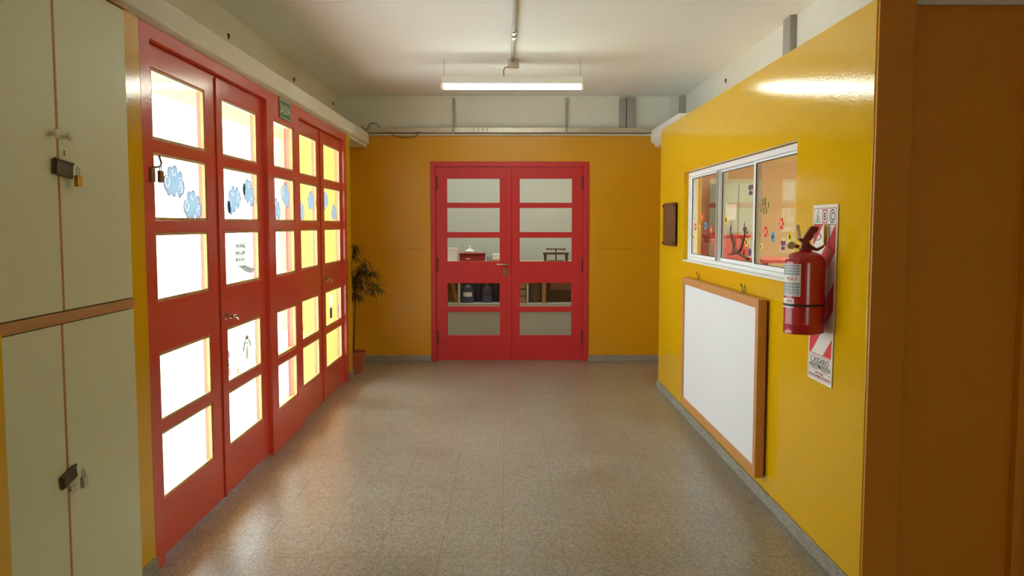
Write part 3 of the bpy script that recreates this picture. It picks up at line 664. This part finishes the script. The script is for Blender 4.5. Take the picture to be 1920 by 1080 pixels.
text('lettering', 'MAT', TC, 0.012, 1.309, 0.055, 0.018, 0.0012, 0.0022, M['sign_red'], fe)
text('lettering', 'MASA', TC, 0.0, 1.210, 0.034, 0.013, 0.0012, 0.0022, M['sign_red'], fe)
for z in (1.362, 1.350, 1.338, 1.282, 1.268, 1.255, 1.243):
    b = MB(TC)
    for k in range(5): b.box(-0.03+k*0.018, -0.03+k*0.018+0.012, z-0.003, z+0.001, 0.0022, 0.0026)
    b.build('printed_line', M['sign_white'], fe)

# ------------------------------------------------------------------ potted plant
px_, py_ = -1.60, 8.74
pp = thing('potted_plant', (px_, py_, 0), 'thin drooping plant in terracotta pot in the far left corner', 'plant')
MB().lathe([(0.085, 0.0), (0.118, 0.19), (0.128, 0.19), (0.128, 0.225), (0.118, 0.225), (0.112, 0.20)], (px_, py_, 0.0), 'z', 32).build('pot', M['terra'], pp, smooth=True)
MB().lathe([(0.02, 0.185), (0.11, 0.19), (0.11, 0.195), (0.02, 0.205)], (px_, py_, 0.0), 'z', 24).build('soil', M['soil'], pp, smooth=True)
rnd = random.Random(3)
stems = MB(); leaves = MB()
def leaf_blade(b, p, d, L, w):
    """narrow arching leaf from p in direction d"""
    d = Vector(d).normalized(); side = d.cross(Vector((0, 0, 1)));
    if side.length < 1e-3: side = Vector((1, 0, 0))
    side.normalize(); vs = []; q = Vector(p); v = d.copy(); n = 7
    for i in range(n+1):
        k = i/n; ww = w*sin(pi*min(0.97, k*0.85+0.12))
        nn = v.cross(side).normalized()*0.0006
        vs += [tuple(q-side*ww/2), tuple(q+nn), tuple(q+side*ww/2), tuple(q-nn)]
        q = q+v*(L/n); v = (v+Vector((0, 0, -0.22))).normalized()
    fs = []
    for i in range(n):
        o = i*4
        for k in range(4): fs.append((o+k, o+(k+1) % 4, o+4+(k+1) % 4, o+4+k))
    fs += [(0, 3, 2, 1), (n*4, n*4+1, n*4+2, n*4+3)]
    b.add(vs, fs)
trunk = [(px_-0.01, py_, 0.19), (px_+0.005, py_, 0.45), (px_+0.02, py_-0.01, 0.75), (px_, py_, 0.95), (px_-0.02, py_, 1.10)]
stems.tube(trunk, [0.011, 0.010, 0.008, 0.007, 0.006], 8)
tips = []
def branch(pts, r0=0.005):
    stems.tube(pts, [r0*(1-0.6*i/(len(pts)-1)) for i in range(len(pts))], 6); tips.append(pts)
branch([(px_-0.02, py_, 1.10), (px_-0.01, py_+0.01, 1.18), (px_+0.02, py_, 1.27), (px_+0.01, py_, 1.34)])
branch([(px_, py_, 0.95), (px_+0.06, py_-0.02, 1.02), (px_+0.12, py_-0.02, 1.10), (px_+0.14, py_-0.01, 1.18)])
branch([(px_+0.02, py_, 0.95), (px_+0.10, py_-0.03, 1.0), (px_+0.18, py_-0.03, 1.04), (px_+0.24, py_-0.03, 1.06)])
branch([(px_+0.01, py_, 0.93), (px_+0.08, py_, 0.96), (px_+0.15, py_+0.02, 0.92), (px_+0.20, py_+0.02, 0.84)])
branch([(px_, py_, 0.95), (px_+0.02, py_, 1.0), (px_+0.06, py_-0.02, 0.98), (px_+0.08, py_-0.03, 0.90)])
branch([(px_, py_, 0.95), (px_-0.05, py_, 1.0), (px_-0.08, py_, 0.97), (px_-0.09, py_-0.02, 0.90)])
branch([(px_+0.02, py_, 0.92), (px_+0.04, py_-0.04, 0.90), (px_+0.05, py_-0.06, 0.84), (px_+0.05, py_-0.07, 0.80)])
branch([(px_+0.08, py_, 1.0), (px_+0.16, py_-0.04, 0.98), (px_+0.22, py_-0.04, 0.94), (px_+0.27, py_-0.04, 0.86)])
branch([(px_, py_, 0.97), (px_+0.04, py_+0.04, 1.05), (px_+0.07, py_+0.05, 1.08), (px_+0.10, py_+0.05, 1.04)])
for pts in tips:
    for k in range(62):
        i = rnd.randrange(1, len(pts)-1) if rnd.random() < 0.55 else len(pts)-2
        t_ = rnd.random(); p = Vector(pts[i]).lerp(Vector(pts[i+1]), t_)
        a = rnd.uniform(0, 2*pi); d = (cos(a)*0.8, sin(a)*0.5, rnd.uniform(-0.5, 0.55))
        leaf_blade(leaves, p, d, rnd.uniform(0.08, 0.16), rnd.uniform(0.009, 0.015))
stems.build('stem', M['stem'], pp, smooth=True)
leaves.build('foliage', M['leaf'], pp, recalc=False)

# ------------------------------------------------------------------ stickers on the left glass
GX = XL+LW-0.020                               # front face of the glass
TG = lambda u, v, w: (GX+0.0004+w, u, v)
TGC = lambda u, v, w: (XL-0.030+0.0004+w, u, v)
LOBES = [(-0.36, -0.08, 0.14, 0.27), (0.37, -0.16, 0.13, 0.26), (-0.17, 0.24, 0.14, 0.24), (0.04, 0.34, 0.14, 0.19), (0.29, 0.16, 0.12, 0.20),
         (-0.26, -0.32, 0.12, 0.17), (-0.04, -0.36, 0.13, 0.16), (0.24, -0.34, 0.13, 0.19), (0.0, 0.0, 0.30, 0.33), (0.0, 0.02, 0.40, 0.12)]
def cloud_outline(cx, cy, w, h, grow=1.0, n=110):
    pts = []
    for i in range(n):
        a = 2*pi*i/n; dx, dy = cos(a), sin(a); best = 0
        for (lx_, ly_, rx, ry) in LOBES:
            rx, ry = rx*grow, ry*grow
            A = dx*dx/rx**2+dy*dy/ry**2; B = -2*(dx*lx_/rx**2+dy*ly_/ry**2); C_ = lx_**2/rx**2+ly_**2/ry**2-1
            D = B*B-4*A*C_
            if D >= 0: best = max(best, (-B+sqrt(D))/(2*A))
        pts.append((cx+dx*best*w, cy+dy*best*h))
    return pts
def curl(cx, cy, r, ry, a0=0.6, a1=5.6, t=0.08, n=20):        # C-shaped slit cut through the paper
    A = [a0+(a1-a0)*i/n for i in range(n+1)]
    return [(cx+r*cos(a), cy+ry*sin(a)) for a in A]+[(cx+r*(1-t)*cos(a), cy+ry*(1-t)*sin(a)) for a in A[::-1]]
def cloud(y, z, w, h, lab, T=TG, clip0=None, dark=False, rot=0.0):
    t = thing('cloud_sticker', T(y, z-h/2, 0), lab, 'sticker', 'paper clouds on the glazed doors')
    def R(u, v, ww):
        a, b_ = y+(u-y)*cos(rot)-(v-z)*sin(rot), z+(u-y)*sin(rot)+(v-z)*cos(rot)
        return T(max(clip0, a) if clip0 else a, b_, ww)
    inner = cloud_outline(y, z, w*0.86, h*0.88)
    hs = [curl(y-0.31*w, z-0.03*h, 0.095*w, 0.17*h, 1.2, 6.9), curl(y+0.31*w, z-0.22*h, 0.08*w, 0.13*h, -1.6, 3.2), curl(y+0.31*w, z+0.05*h, 0.06*w, 0.09*h, -2.4, 2.6), curl(y+0.0*w, z+0.30*h, 0.08*w, 0.12*h, 2.6, 6.0)]
    MB(R).sheet(cloud_outline(y, z, w, h), 0.0003, (inner,)).build('rim', M['cloud_rim'], t)
    MB(R).sheet(inner, 0.0003, hs).build('body', M['cloud'], t)
    if dark: MB(R).sheet(circle(y-0.36*w, z-0.10*h, 0.10*w, 0.26*h), 0.0010).build('dark_puff', M['cloud_dark'], t)  # darker blue oval for the folded-over puff
cloud(4.131, 1.758, 0.265, 0.150, 'blue paper cloud, upper left of the pair on nearest pane')
cloud(4.365, 1.648, 0.255, 0.148, 'blue paper cloud, lower right of the pair on nearest pane')
cloud(5.020, 1.696, 0.265, 0.150, 'greenish blue paper cloud with dark lower left puff, second leaf from the camera', dark=True, rot=0.35)
cloud(5.315, 1.752, 0.245, 0.148, 'greenish blue paper cloud with dark left puff, upper right on the second leaf', dark=True, rot=-0.3)
cloud(5.850, 1.657, 0.225, 0.151, 'blue paper cloud at lower left of narrow fixed pane beside the post', T=TGC, clip0=5.729)
cloud(6.105, 1.763, 0.245, 0.155, 'blue paper cloud at upper right of narrow fixed pane beside the post', T=TGC, rot=-0.35)
cloud(6.66, 1.655, 0.21, 0.147, 'blue paper cloud cut by left stile of the third leaf', clip0=6.565)
cloud(6.995, 1.747, 0.245, 0.150, 'blue paper cloud at right of the third leaf pane')
cloud(7.53, 1.756, 0.265, 0.150, 'blue paper cloud at left of the farthest leaf pane', clip0=7.416, rot=0.3)
cloud(7.92, 1.661, 0.260, 0.142, 'blue paper cloud at lower right of the farthest leaf pane')
# handwritten paper
t = thing('paper_note', TG(5.15, 1.26, 0), 'handwritten white paper note curling at its lower edge, taped to glass', 'note')
MB(TG).sheet([(5.03, 1.43), (5.20, 1.44), (5.24, 1.44), (5.22, 1.36), (5.22, 1.29), (5.06, 1.29), (5.02, 1.31), (5.01, 1.40)], 0.0004).build('sheet', M['paper'], t)
b = MB(lambda u, v, w: TG(u, v, w)).add([(5.08, 1.295, 0.001), (5.22, 1.295, 0.001), (5.33, 1.268, 0.028), (5.23, 1.245, 0.030), (5.13, 1.262, 0.024)], [(0, 1, 2), (0, 2, 3), (0, 3, 4)])
b.build('curled_edge', M['paper_fold'], t)
rr = random.Random(5)
for row in range(3):
    y = 5.03; b = MB(TG)
    while y < 5.205:
        zc_ = 1.418-0.042*row; pts = [(y+rr.uniform(0, 0.012), zc_+rr.uniform(-0.011, 0.011), 0.0012) for _ in range(3)]
        b.tube(pts, 0.002, 4); y += rr.uniform(0.014, 0.024)
    b.build('handwriting', M['pencil'], t)
# child's drawings
def kid(y, z, h, lab, hair, dress, T=TG):
    t = thing('girl_cutout', T(y, z, 0), lab, 'sticker')
    MB(T).sheet(circle(y, z+h*0.86, h*0.20, h*0.135), 0.0004).build('face', M['s_skin'], t)
    MB(T).sheet([(y-h*0.22, z+h*0.86), (y-h*0.15, z+h*1.0), (y, z+h*1.06), (y+h*0.15, z+h*1.0), (y+h*0.22, z+h*0.86), (y+h*0.08, z+h*0.93), (y, z+h*0.90), (y-h*0.1, z+h*0.93)], 0.0009).build('hair', hair, t)
    MB(T).tube([(y-h*0.2, z+h*0.86, 0.001), (y-h*0.30, z+h*0.72, 0.001), (y-h*0.36, z+h*0.58, 0.001)], h*0.022, 5).build('plait', M['pencil'], t)
    MB(T).tube([(y+h*0.2, z+h*0.86, 0.001), (y+h*0.32, z+h*0.76, 0.001), (y+h*0.34, z+h*0.66, 0.001)], h*0.022, 5).build('plait', M['s_green'], t)
    MB(T).sheet([(y-h*0.10, z+h*0.70), (y+h*0.10, z+h*0.70), (y+h*0.14, z+h*0.42), (y+h*0.05, z+h*0.28), (y-h*0.14, z+h*0.30), (y-h*0.12, z+h*0.5)], 0.0006).build('dress', dress, t)
    MB(T).tube([(y-h*0.07, z+h*0.80, 0.0014), (y, z+h*0.77, 0.0014), (y+h*0.07, z+h*0.80, 0.0014)], 0.0010, 4).build('smile', M['pencil'], t)
kid(5.205, 0.655, 0.20, 'paper cut-out girl with orange hair and green dress on glass', M['s_orange'], M['s_green'])
t = thing('flowerpot_cutout', TG(4.86, 0.66, 0), 'paper cut-out flower in orange pot at left edge of the pane', 'sticker')
MB(TG).sheet([(4.80, 0.668), (4.885, 0.668), (4.90, 0.715), (4.80, 0.715)], 0.0004).build('pot', M['s_pink'], t)
MB(TG).tube([(4.85, 0.715, 0.0008), (4.855, 0.77, 0.0008)], 0.002, 5).tube([(4.85, 0.72, 0.0008), (4.885, 0.76, 0.0008)], 0.002, 5).build('stem', M['s_green'], t)
MB(TG).sheet([(4.815, 0.82), (4.83, 0.775), (4.875, 0.772), (4.895, 0.81), (4.875, 0.805), (4.865, 0.835), (4.85, 0.81), (4.84, 0.835), (4.832, 0.808)], 0.0004).build('blossom', M['s_purple'], t)
def bird(y, z, s, lab, mat, T=TG):
    t = MB(T).sheet([(y-s*0.35, z), (y, z-s*0.05), (y+s*0.3, z+s*0.12), (y+s*0.32, z+s*0.5), (y+s*0.18, z+s*0.72), (y+s*0.42, z+s*0.95), (y+s*0.40, z+s*1.25), (y+s*0.15, z+s*1.3), (y+s*0.02, z+s*1.1), (y-s*0.02, z+s*0.7), (y-s*0.4, z+s*0.4)], 0.0006)
    tag(t.build('bird_cutout', mat), lab, 'sticker', 'paper birds on the glazed doors')
bird(5.02, 0.652, 0.060, 'small yellow paper bird left of the cut-out girl', M['s_yellow'])
bird(6.66, 0.705, 0.085, 'tan paper bird on lower pane of the third leaf', M['s_yellow'])
t = thing('boy_cutout', TG(7.70, 0.68, 0), 'paper cut-out figure with pale round head on farthest leaf', 'sticker')
MB(TG).sheet(circle(7.71, 0.855, 0.085, 0.062), 0.0004).build('face', M['s_skin'], t)
MB(TG).sheet([(7.655, 0.69), (7.755, 0.69), (7.755, 0.785), (7.655, 0.785)], 0.0006).build('shirt', M['pencil'], t)
tag(MB(TG).sheet([(8.03, 0.645), (8.07, 0.645), (8.065, 0.70), (8.085, 0.76), (8.05, 0.79), (8.02, 0.755), (8.04, 0.70)], 0.0006).build('flower_cutout', M['s_purple']), 'thin dark paper flower at right edge of farthest lower pane', 'sticker')

# ------------------------------------------------------------------ stickers on the window glass
def TF(k):
    x = 1.478+(0.012 if k % 2 == 0 else 0.034)+0.0088
    return lambda u, v, w: (x-w, u, v)
def pane_of(y): return 0 if y > 5.975 else (1 if y > 5.095 else 2)
def flower(y, z, w, h, col, lab, centre=None):
    T = TF(pane_of(y)); t = thing('flower_sticker', T(y, z-h/2, 0), lab, 'sticker', 'foam flowers on the window')
    pts = [(y+w/2*(0.80+0.2*cos(6*a))*cos(a), z+h/2*(0.80+0.2*cos(6*a))*sin(a)) for a in [2*pi*i/48 for i in range(48)]]
    MB(T).prism(pts, 0, 0.002).build('petals', col, t)
    MB(T).prism(circle(y, z, w*0.17, h*0.20, 14), 0.002, 0.003).build('flower_centre', centre or M['f_dark'], t)
flower(6.48, 1.600, 0.085, 0.068, M['f_red'], 'red flower sticker, highest on the far window pane', M['f_pink'])
flower(6.706, 1.528, 0.08, 0.066, M['f_red'], 'red flower sticker left of the small yellow one on far pane', M['f_pink'])
flower(6.585, 1.520, 0.050, 0.052, M['f_yellow'], 'small yellow flower sticker in middle of the far pane')
flower(6.364, 1.536, 0.082, 0.066, M['f_blue'], 'blue flower sticker on the far window pane')
flower(6.180, 1.509, 0.085, 0.065, M['f_red'], 'red flower sticker beside the first mullion on far pane', M['f_pink'])
flower(6.765, 1.448, 0.066, 0.066, M['f_yellow'], 'yellow flower sticker, lowest at far edge of far pane')
flower(5.852, 1.580, 0.085, 0.076, M['f_yellow'], 'yellow flower sticker at upper left of middle pane')
flower(5.342, 1.435, 0.085, 0.066, M['f_yellow'], 'yellow flower sticker on right branch of the middle pane tree')
flower(5.857, 1.369, 0.060, 0.060, M['f_salmon'], 'faded salmon flower sticker at lower left of middle pane')
flower(5.265, 1.375, 0.080, 0.056, M['f_purple'], 'purple flower sticker at lower right of middle pane')
flower(5.203, 1.462, 0.038, 0.055, M['f_salmon'], 'salmon flower sticker at right edge of middle pane')
flower(4.600, 1.553, 0.082, 0.073, M['f_red'], 'red flower sticker, highest of the flowers on near pane', M['f_pink'])
flower(4.878, 1.506, 0.080, 0.073, M['f_red'], 'red flower sticker left of the blue one on near pane', M['f_pink'])
flower(4.745, 1.478, 0.082, 0.067, M['f_blue'], 'blue flower sticker on the near window pane')
flower(4.457, 1.483, 0.080, 0.067, M['f_yellow'], 'yellow flower sticker right of the tallest red on near pane')
flower(4.965, 1.418, 0.050, 0.045, M['f_yellow'], 'small yellow flower sticker low beside second mullion')
def butterfly(y, z, s, lab):
    T = TF(pane_of(y)); t = thing('butterfly_sticker', T(y, z, 0), lab, 'sticker', 'purple butterflies on the window')
    for dx in (-1, 1):
        MB(T).prism(circle(y+dx*s*0.42, z+s*0.30, s*0.36, s*0.26, 14), 0, 0.002).build('wing', M['f_purple'], t)
        MB(T).prism(circle(y+dx*s*0.32, z-s*0.28, s*0.28, s*0.20, 14), 0, 0.002).build('wing', M['f_purple'], t)
    MB(T).prism(circle(y, z, s*0.08, s*0.55, 12), 0.002, 0.004).build('body', M['f_dark'], t)
butterfly(5.273, 1.761, 0.062, 'purple butterfly sticker alone high on the middle pane')
butterfly(4.564, 1.433, 0.05, 'purple butterfly sticker low on the near window pane')
for y, z, lab in ((5.722, 1.527, 'purple bird sticker on left branch tip of the tree'), (5.40, 1.525, 'purple bird sticker on right branch tip of the tree')):
    T = TF(1)
    tag(MB(T).prism([(y+0.035, z-0.005), (y+0.01, z-0.025), (y-0.012, z-0.03), (y-0.015, z+0.01), (y-0.008, z+0.035), (y-0.02, z+0.045), (y-0.002, z+0.03), (y+0.008, z+0.005)], 0, 0.002).build('bird_sticker', M['f_purple']), lab, 'sticker', 'purple birds on the window')
T = TF(1); b = MB(T)
def br(pts, r0, r1): b.tube([(y, z, 0.003) for y, z in pts], [r0+(r1-r0)*i/(len(pts)-1) for i in range(len(pts))], 6)
br([(5.74, 1.345), (5.66, 1.350), (5.56, 1.362), (5.46, 1.352), (5.36, 1.340), (5.30, 1.33)], 0.008, 0.010)
br([(5.56, 1.362), (5.62, 1.395), (5.68, 1.44), (5.72, 1.49), (5.74, 1.50)], 0.010, 0.004); br([(5.68, 1.43), (5.675, 1.47), (5.665, 1.49)], 0.006, 0.003); br([(5.62, 1.395), (5.615, 1.43), (5.62, 1.455)], 0.005, 0.003)
br([(5.54, 1.362), (5.47, 1.385), (5.42, 1.43), (5.38, 1.48), (5.355, 1.53)], 0.011, 0.005); br([(5.42, 1.43), (5.45, 1.455), (5.455, 1.475)], 0.005, 0.003); br([(5.37, 1.49), (5.32, 1.495), (5.31, 1.505)], 0.005, 0.003); br([(5.40, 1.35), (5.39, 1.375), (5.385, 1.39)], 0.005, 0.003); br([(5.66, 1.35), (5.655, 1.38), (5.665, 1.40)], 0.005, 0.003)
tag(b.build('tree_sticker', M['f_brown']), 'brown bare tree branch sticker low on the middle window pane', 'sticker')
k = 0
for y, z, s, lab in ((4.945, 1.668, 0.04, 'upper left olive bee sticker near second mullion'), (4.90, 1.672, 0.045, 'upper middle olive bee sticker near second mullion'), (4.835, 1.655, 0.028, 'small round olive sticker right of the bees'),
                     (4.965, 1.628, 0.02, 'smallest olive dot sticker beside second mullion'), (4.92, 1.622, 0.036, 'lower left olive bee sticker near second mullion'), (4.875, 1.624, 0.036, 'lower right olive bee sticker near second mullion')):
    T = TF(2); t = thing('bee_sticker', T(y, z, 0), lab, 'sticker', 'olive bees on the window')
    MB(T).prism(circle(y, z, s*0.30, s*0.42, 14), 0, 0.002).build('body', M['f_green'], t)
    MB(T).tube([(y, z+s*0.3, 0.002), (y+s*0.25, z+s*0.75, 0.002)], 0.002, 5).tube([(y-s*0.1, z+s*0.3, 0.002), (y-s*0.25, z+s*0.7, 0.002)], 0.002, 5).build('wing', M['f_green'], t)

# ------------------------------------------------------------------ storeroom behind the end door
S('wall_storeroom_back', MB().box(-1.86, 2.1, 11.3, 11.42, 0, ZC), M['store_wall'])
S('wall_storeroom_left', MB().box(-1.86, -1.76, 9.62, 11.3, 0, ZC), M['store_wall'])
S('wall_storeroom_right', MB().box(2.0, 2.1, 9.6, 11.3, 0, ZC), M['store_wall'])
sh = thing('shelving_unit', (0, 10.8, 0), 'long pale shelving unit behind the glass of the end door', 'shelf')
Yf0, Yf1 = 10.55, 11.1
MB().box(-1.5, 1.6, Yf0, Yf1, 1.045, 1.075).build('top_board', M['store_board'], sh)
MB().box(-1.5, 1.6, Yf0, Yf1, 0.505, 0.555).build('shelf_board', M['store_board'], sh)
MB().box(-1.5, 1.6, Yf0+0.02, Yf0+0.04, 0.0, 0.505).build('front_panel', M['store_board'], sh)
MB().box(-1.5, 1.6, Yf1-0.02, Yf1, 0.555, 1.045).build('back_panel', M['crate_wood'], sh)
for x in (-0.605, 0.257): MB().box(x-0.012, x+0.012, Yf0, Yf1-0.02, 0.555, 1.045).build('upright', M['store_board'], sh)
MB().box(0.44, 0.49, Yf0+0.02, Yf0+0.06, 0.555, 1.045).build('upright', M['crate_wood'], sh)
MB().box(0.55, 1.6, Yf0+0.10, Yf1-0.03, 0.72, 0.96).build('drawer', M['brown_box'], sh)
tag(MB(lambda u, v, w: (u, 10.66+w, v)).prism([(-0.76, 0.99), (-0.705, 0.99), (-0.615, 0.557), (-0.66, 0.557)], 0, 0.02).build('wood_plank', M['crate_wood']), 'leaning wooden plank on storeroom shelf seen through the left leaf', 'plank')
jug0 = None
def jug(x, y, r, hh, lab):
    t = thing('water_jug', (x, y, 0.555), lab, 'jug', 'blue water jugs in the storeroom')
    MB().lathe([(r*0.92, 0), (r, 0.01), (r, hh*0.28), (r*0.94, hh*0.32), (r, hh*0.36), (r, hh*0.66), (r*0.8, hh*0.80), (r*0.3, hh*0.92), (r*0.26, hh*0.95)], (x, y, 0.555), 'z', 24).build('bottle', M['jug'], t, smooth=True)
    MB().lathe([(r*0.3, 0), (r*0.3, hh*0.09), (r*0.2, hh*0.1)], (x, y, 0.555+hh*0.95), 'z', 16).build('cap', M['cap'], t, smooth=True)
    return t
j = jug(-0.50, 10.70, 0.085, 0.27, 'blue water jug with white label, leftmost in the storeroom')
MB(lambda u, v, w: (-0.50+(0.0865+w)*cos(radians(-90)+u/0.0865), 10.70+(0.0865+w)*sin(radians(-90)+u/0.0865), v)).plate([-0.06+0.01*i for i in range(13)], [0.635, 0.69], lambda i, j_: True, 0, 0.001).build('label', M['sign_white'], j)
jug(-0.37, 10.84, 0.055, 0.28, 'narrow blue water jug just right of the labelled one')
jug(-0.255, 10.72, 0.075, 0.25, 'blue water jug at centre of the left leaf')
jug(-0.145, 10.90, 0.070, 0.28, 'blue water jug with large white cap, rightmost in the storeroom')
tag(MB().box(-0.66, -0.615, 10.7, 10.9, 0.555, 0.66).box(-0.75, -0.67, 10.8, 10.95, 0.555, 0.68).build('brown_carton', M['crate_wood'], bevel=0.003), 'small brown carton behind the leaning plank', 'box')
ct = thing('wooden_crate', (0.16, 10.7, 0.555), 'slatted wooden crate beside white upright through the right leaf', 'crate')
b = MB()
for k_ in range(4): b.box(0.06, 0.235, 10.60, 10.615, 0.56+0.09*k_, 0.635+0.09*k_)
b.build('slat', M['crate_wood'], ct); MB().box(0.07, 0.225, 10.62, 10.8, 0.556, 0.9).build('body', M['brown_box'], ct)
tag(MB().box(-0.065, 0.015, 10.62, 10.80, 0.556, 0.70).box(-0.055, -0.005, 10.66, 10.8, 0.70, 0.83).build('wooden_block', M['crate_wood'], bevel=0.01), 'tan wooden blocks right of the water jugs', 'block')
sk = MB(); rr = random.Random(9)
sk.lathe([(0.06, 0), (0.085, 0.03), (0.09, 0.2), (0.08, 0.32), (0.05, 0.37), (0.02, 0.38)], (0.34, 10.75, 0.556), 'z', 20)
tag(sk.build('sack', M['sack'], smooth=True), 'grey-brown sack between white and wooden uprights on storeroom shelf', 'sack')
# on the top board
tag(MB().box(-0.80, -0.625, 10.62, 10.75, 1.076, 1.25).build('white_carton', M['sign_white'], bevel=0.002), 'white carton at left edge on storeroom top board', 'box')
cr = thing('storage_crate', (-0.45, 10.7, 1.076), 'crimson plastic crate on storeroom top board', 'crate')
MB().box(-0.60, -0.28, 10.60, 10.85, 1.076, 1.175).build('body', M['crate_red'], cr, bevel=0.012)
MB().box(-0.61, -0.27, 10.59, 10.86, 1.170, 1.185).build('rim', M['crate_red'], cr, bevel=0.004)
MB().box(-0.52, -0.46, 10.595, 10.599, 1.11, 1.12).build('handle_slot', M['sign_white'], cr)
b = MB().lathe([(0.055, 0), (0.062, 0.02), (0.045, 0.04), (0.018, 0.05), (0.012, 0.068), (0.018, 0.078), (0.008, 0.088)], (-0.475, 10.7, 1.186), 'z', 20)
tag(b.build('white_dish', M['sign_white'], smooth=True), 'white knobbed dish lid sitting on the crimson crate', 'dish')
tag(MB().lathe([(0.028, 0), (0.03, 0.06), (0.02, 0.075)], (-0.225, 10.68, 1.076), 'z', 18).build('glass_jar', M['label_grey'], smooth=True), 'small grey jar between crimson crate and white tub', 'jar')
tb = thing('white_tub', (-0.13, 10.7, 1.076), 'white tub with wooden rim beside door handle in storeroom', 'tub')
MB().box(-0.185, -0.07, 10.62, 10.78, 1.098, 1.175).build('tub', M['sign_white'], tb, bevel=0.008); MB().box(-0.19, -0.06, 10.61, 10.79, 1.076, 1.097).build('base', M['crate_wood'], tb)
pr = thing('book_press', (0.62, 10.7, 1.076), 'dark iron screw press on storeroom top board through the right leaf', 'press')
for x in (0.485, 0.755): MB().box(x-0.018, x+0.018, 10.68, 10.72, 1.076, 1.185).build('column', M['dark_iron'], pr, bevel=0.006)
MB().box(0.455, 0.785, 10.67, 10.73, 1.165, 1.192).build('crossbar', M['dark_iron'], pr, bevel=0.006)
MB().tube([(0.62, 10.7, 1.09), (0.62, 10.7, 1.248)], 0.009, 10).build('screw', M['dark_iron'], pr, smooth=True)
MB().tube([(0.495, 10.7, 1.236), (0.51, 10.7, 1.236), (0.62, 10.7, 1.234), (0.73, 10.7, 1.232), (0.745, 10.7, 1.232)], [0.011, 0.011, 0.007, 0.011, 0.011], 10).build('handle_bar', M['dark_iron'], pr, smooth=True)
MB().box(0.52, 0.72, 10.63, 10.77, 1.076, 1.09).build('base', M['dark_iron'], pr)

# ------------------------------------------------------------------ classroom behind the window
S('wall_classroom_back', MB().box(2.1, 5.06, 10.6, 10.75, 0, ZC), M['class_wall'])
S('wall_classroom_left', MB().box(1.791, 1.83, 7.96, 9.45, 0, 2.42), M['class_wall'])
S('wall_classroom_corner', MB().box(2.051, 2.12, 9.45, 10.6, 0, ZC), M['class_closet'])
S('wall_classroom_near', MB().box(1.60, 5.06, 3.53, 3.60, 0, ZC), M['class_wall'])
cl = thing('closet', (2.85, 10.35, 0), 'tall grey-green closet behind the middle window pane', 'closet')
MB().box(2.56, 3.02, 10.2, 10.59, 0, 2.05).build('body', M['class_closet'], cl, bevel=0.004); MB().box(2.57, 2.785, 10.18, 10.2, 0.05, 2.03).build('closet_door', M['class_closet'], cl, bevel=0.003); MB().box(2.795, 3.01, 10.18, 10.2, 0.05, 2.03).build('closet_door', M['class_closet'], cl, bevel=0.003)
tag(MB().box(2.13, 2.30, 10.3, 10.59, 0, 2.6).build('grey_panel', M['class_closet'], bevel=0.004), 'grey-green panel at far edge of the far window pane', 'panel')
tag(MB().box(2.31, 2.34, 10.2, 10.24, 0, 2.6).build('yellow_pole', M['f_yellow'], bevel=0.004), 'slim yellow pole behind the far window pane', 'pole')
cb = thing('red_cupboard', (2.5, 9.8, 0), 'bright red low cupboard behind the first mullion of the window', 'cupboard')
MB().box(2.36, 2.80, 9.75, 10.1, 0, 1.40).build('body', M['red_plastic'], cb, bevel=0.006); MB().box(2.34, 2.82, 9.73, 10.12, 1.40, 1.425).build('top', M['red_plastic'], cb, bevel=0.004)
tag(MB().box(2.13, 2.335, 9.5, 9.95, 0, 1.33).build('brown_cabinet', M['brown_top'], bevel=0.006), 'low brown cabinet left of the red cupboard behind glass', 'cabinet')
tb = thing('red_table', (2.5, 8.1, 0), 'dull red high table behind the near window pane', 'table')
MB().box(2.36, 2.98, 7.75, 8.35, 1.19, 1.225).build('tabletop', M['red_table'], tb, bevel=0.004)
for x in (2.40, 2.94):
    for y in (7.8, 8.3): MB().box(x-0.02, x+0.02, y-0.02, y+0.02, 0, 1.19).build('leg', M['red_table'], tb)
tag(MB(lambda u, v, w: (u, 10.178-w, v)).prism([(2.64, 1.60), (2.76, 1.605), (2.765, 1.79), (2.635, 1.785)], 0, 0.001).build('mirrored_pane', M['sign_white']), 'white patch imitating an end door pane mirrored in the window', 'paper')  # white patch standing in for the end door panes reflected in the window

# ------------------------------------------------------------------ outside, beyond the glazed doors
S('ground_outside', MB().box(-16, -1.76, -2, 22, -0.14, -0.02), M['ext_ground'])
S('wall_outside_end', MB().box(-3.35, -1.9, 12.4, 12.6, -0.02, 4.0), M['ext_yellow'])
S('wall_outside_pier', MB().box(-2.13, -1.65, 8.262, 8.272, -0.02, 2.42).box(-2.13, -1.89, 8.272, 8.6, -0.02, 2.42).box(-2.13, -2.03, 8.262, 8.6, 2.42, 2.72), M['pier'])
S('ceiling_outside', MB().box(-3.15, -1.9, 2.5, 12.4, 2.72, 2.9), M['soffit'])
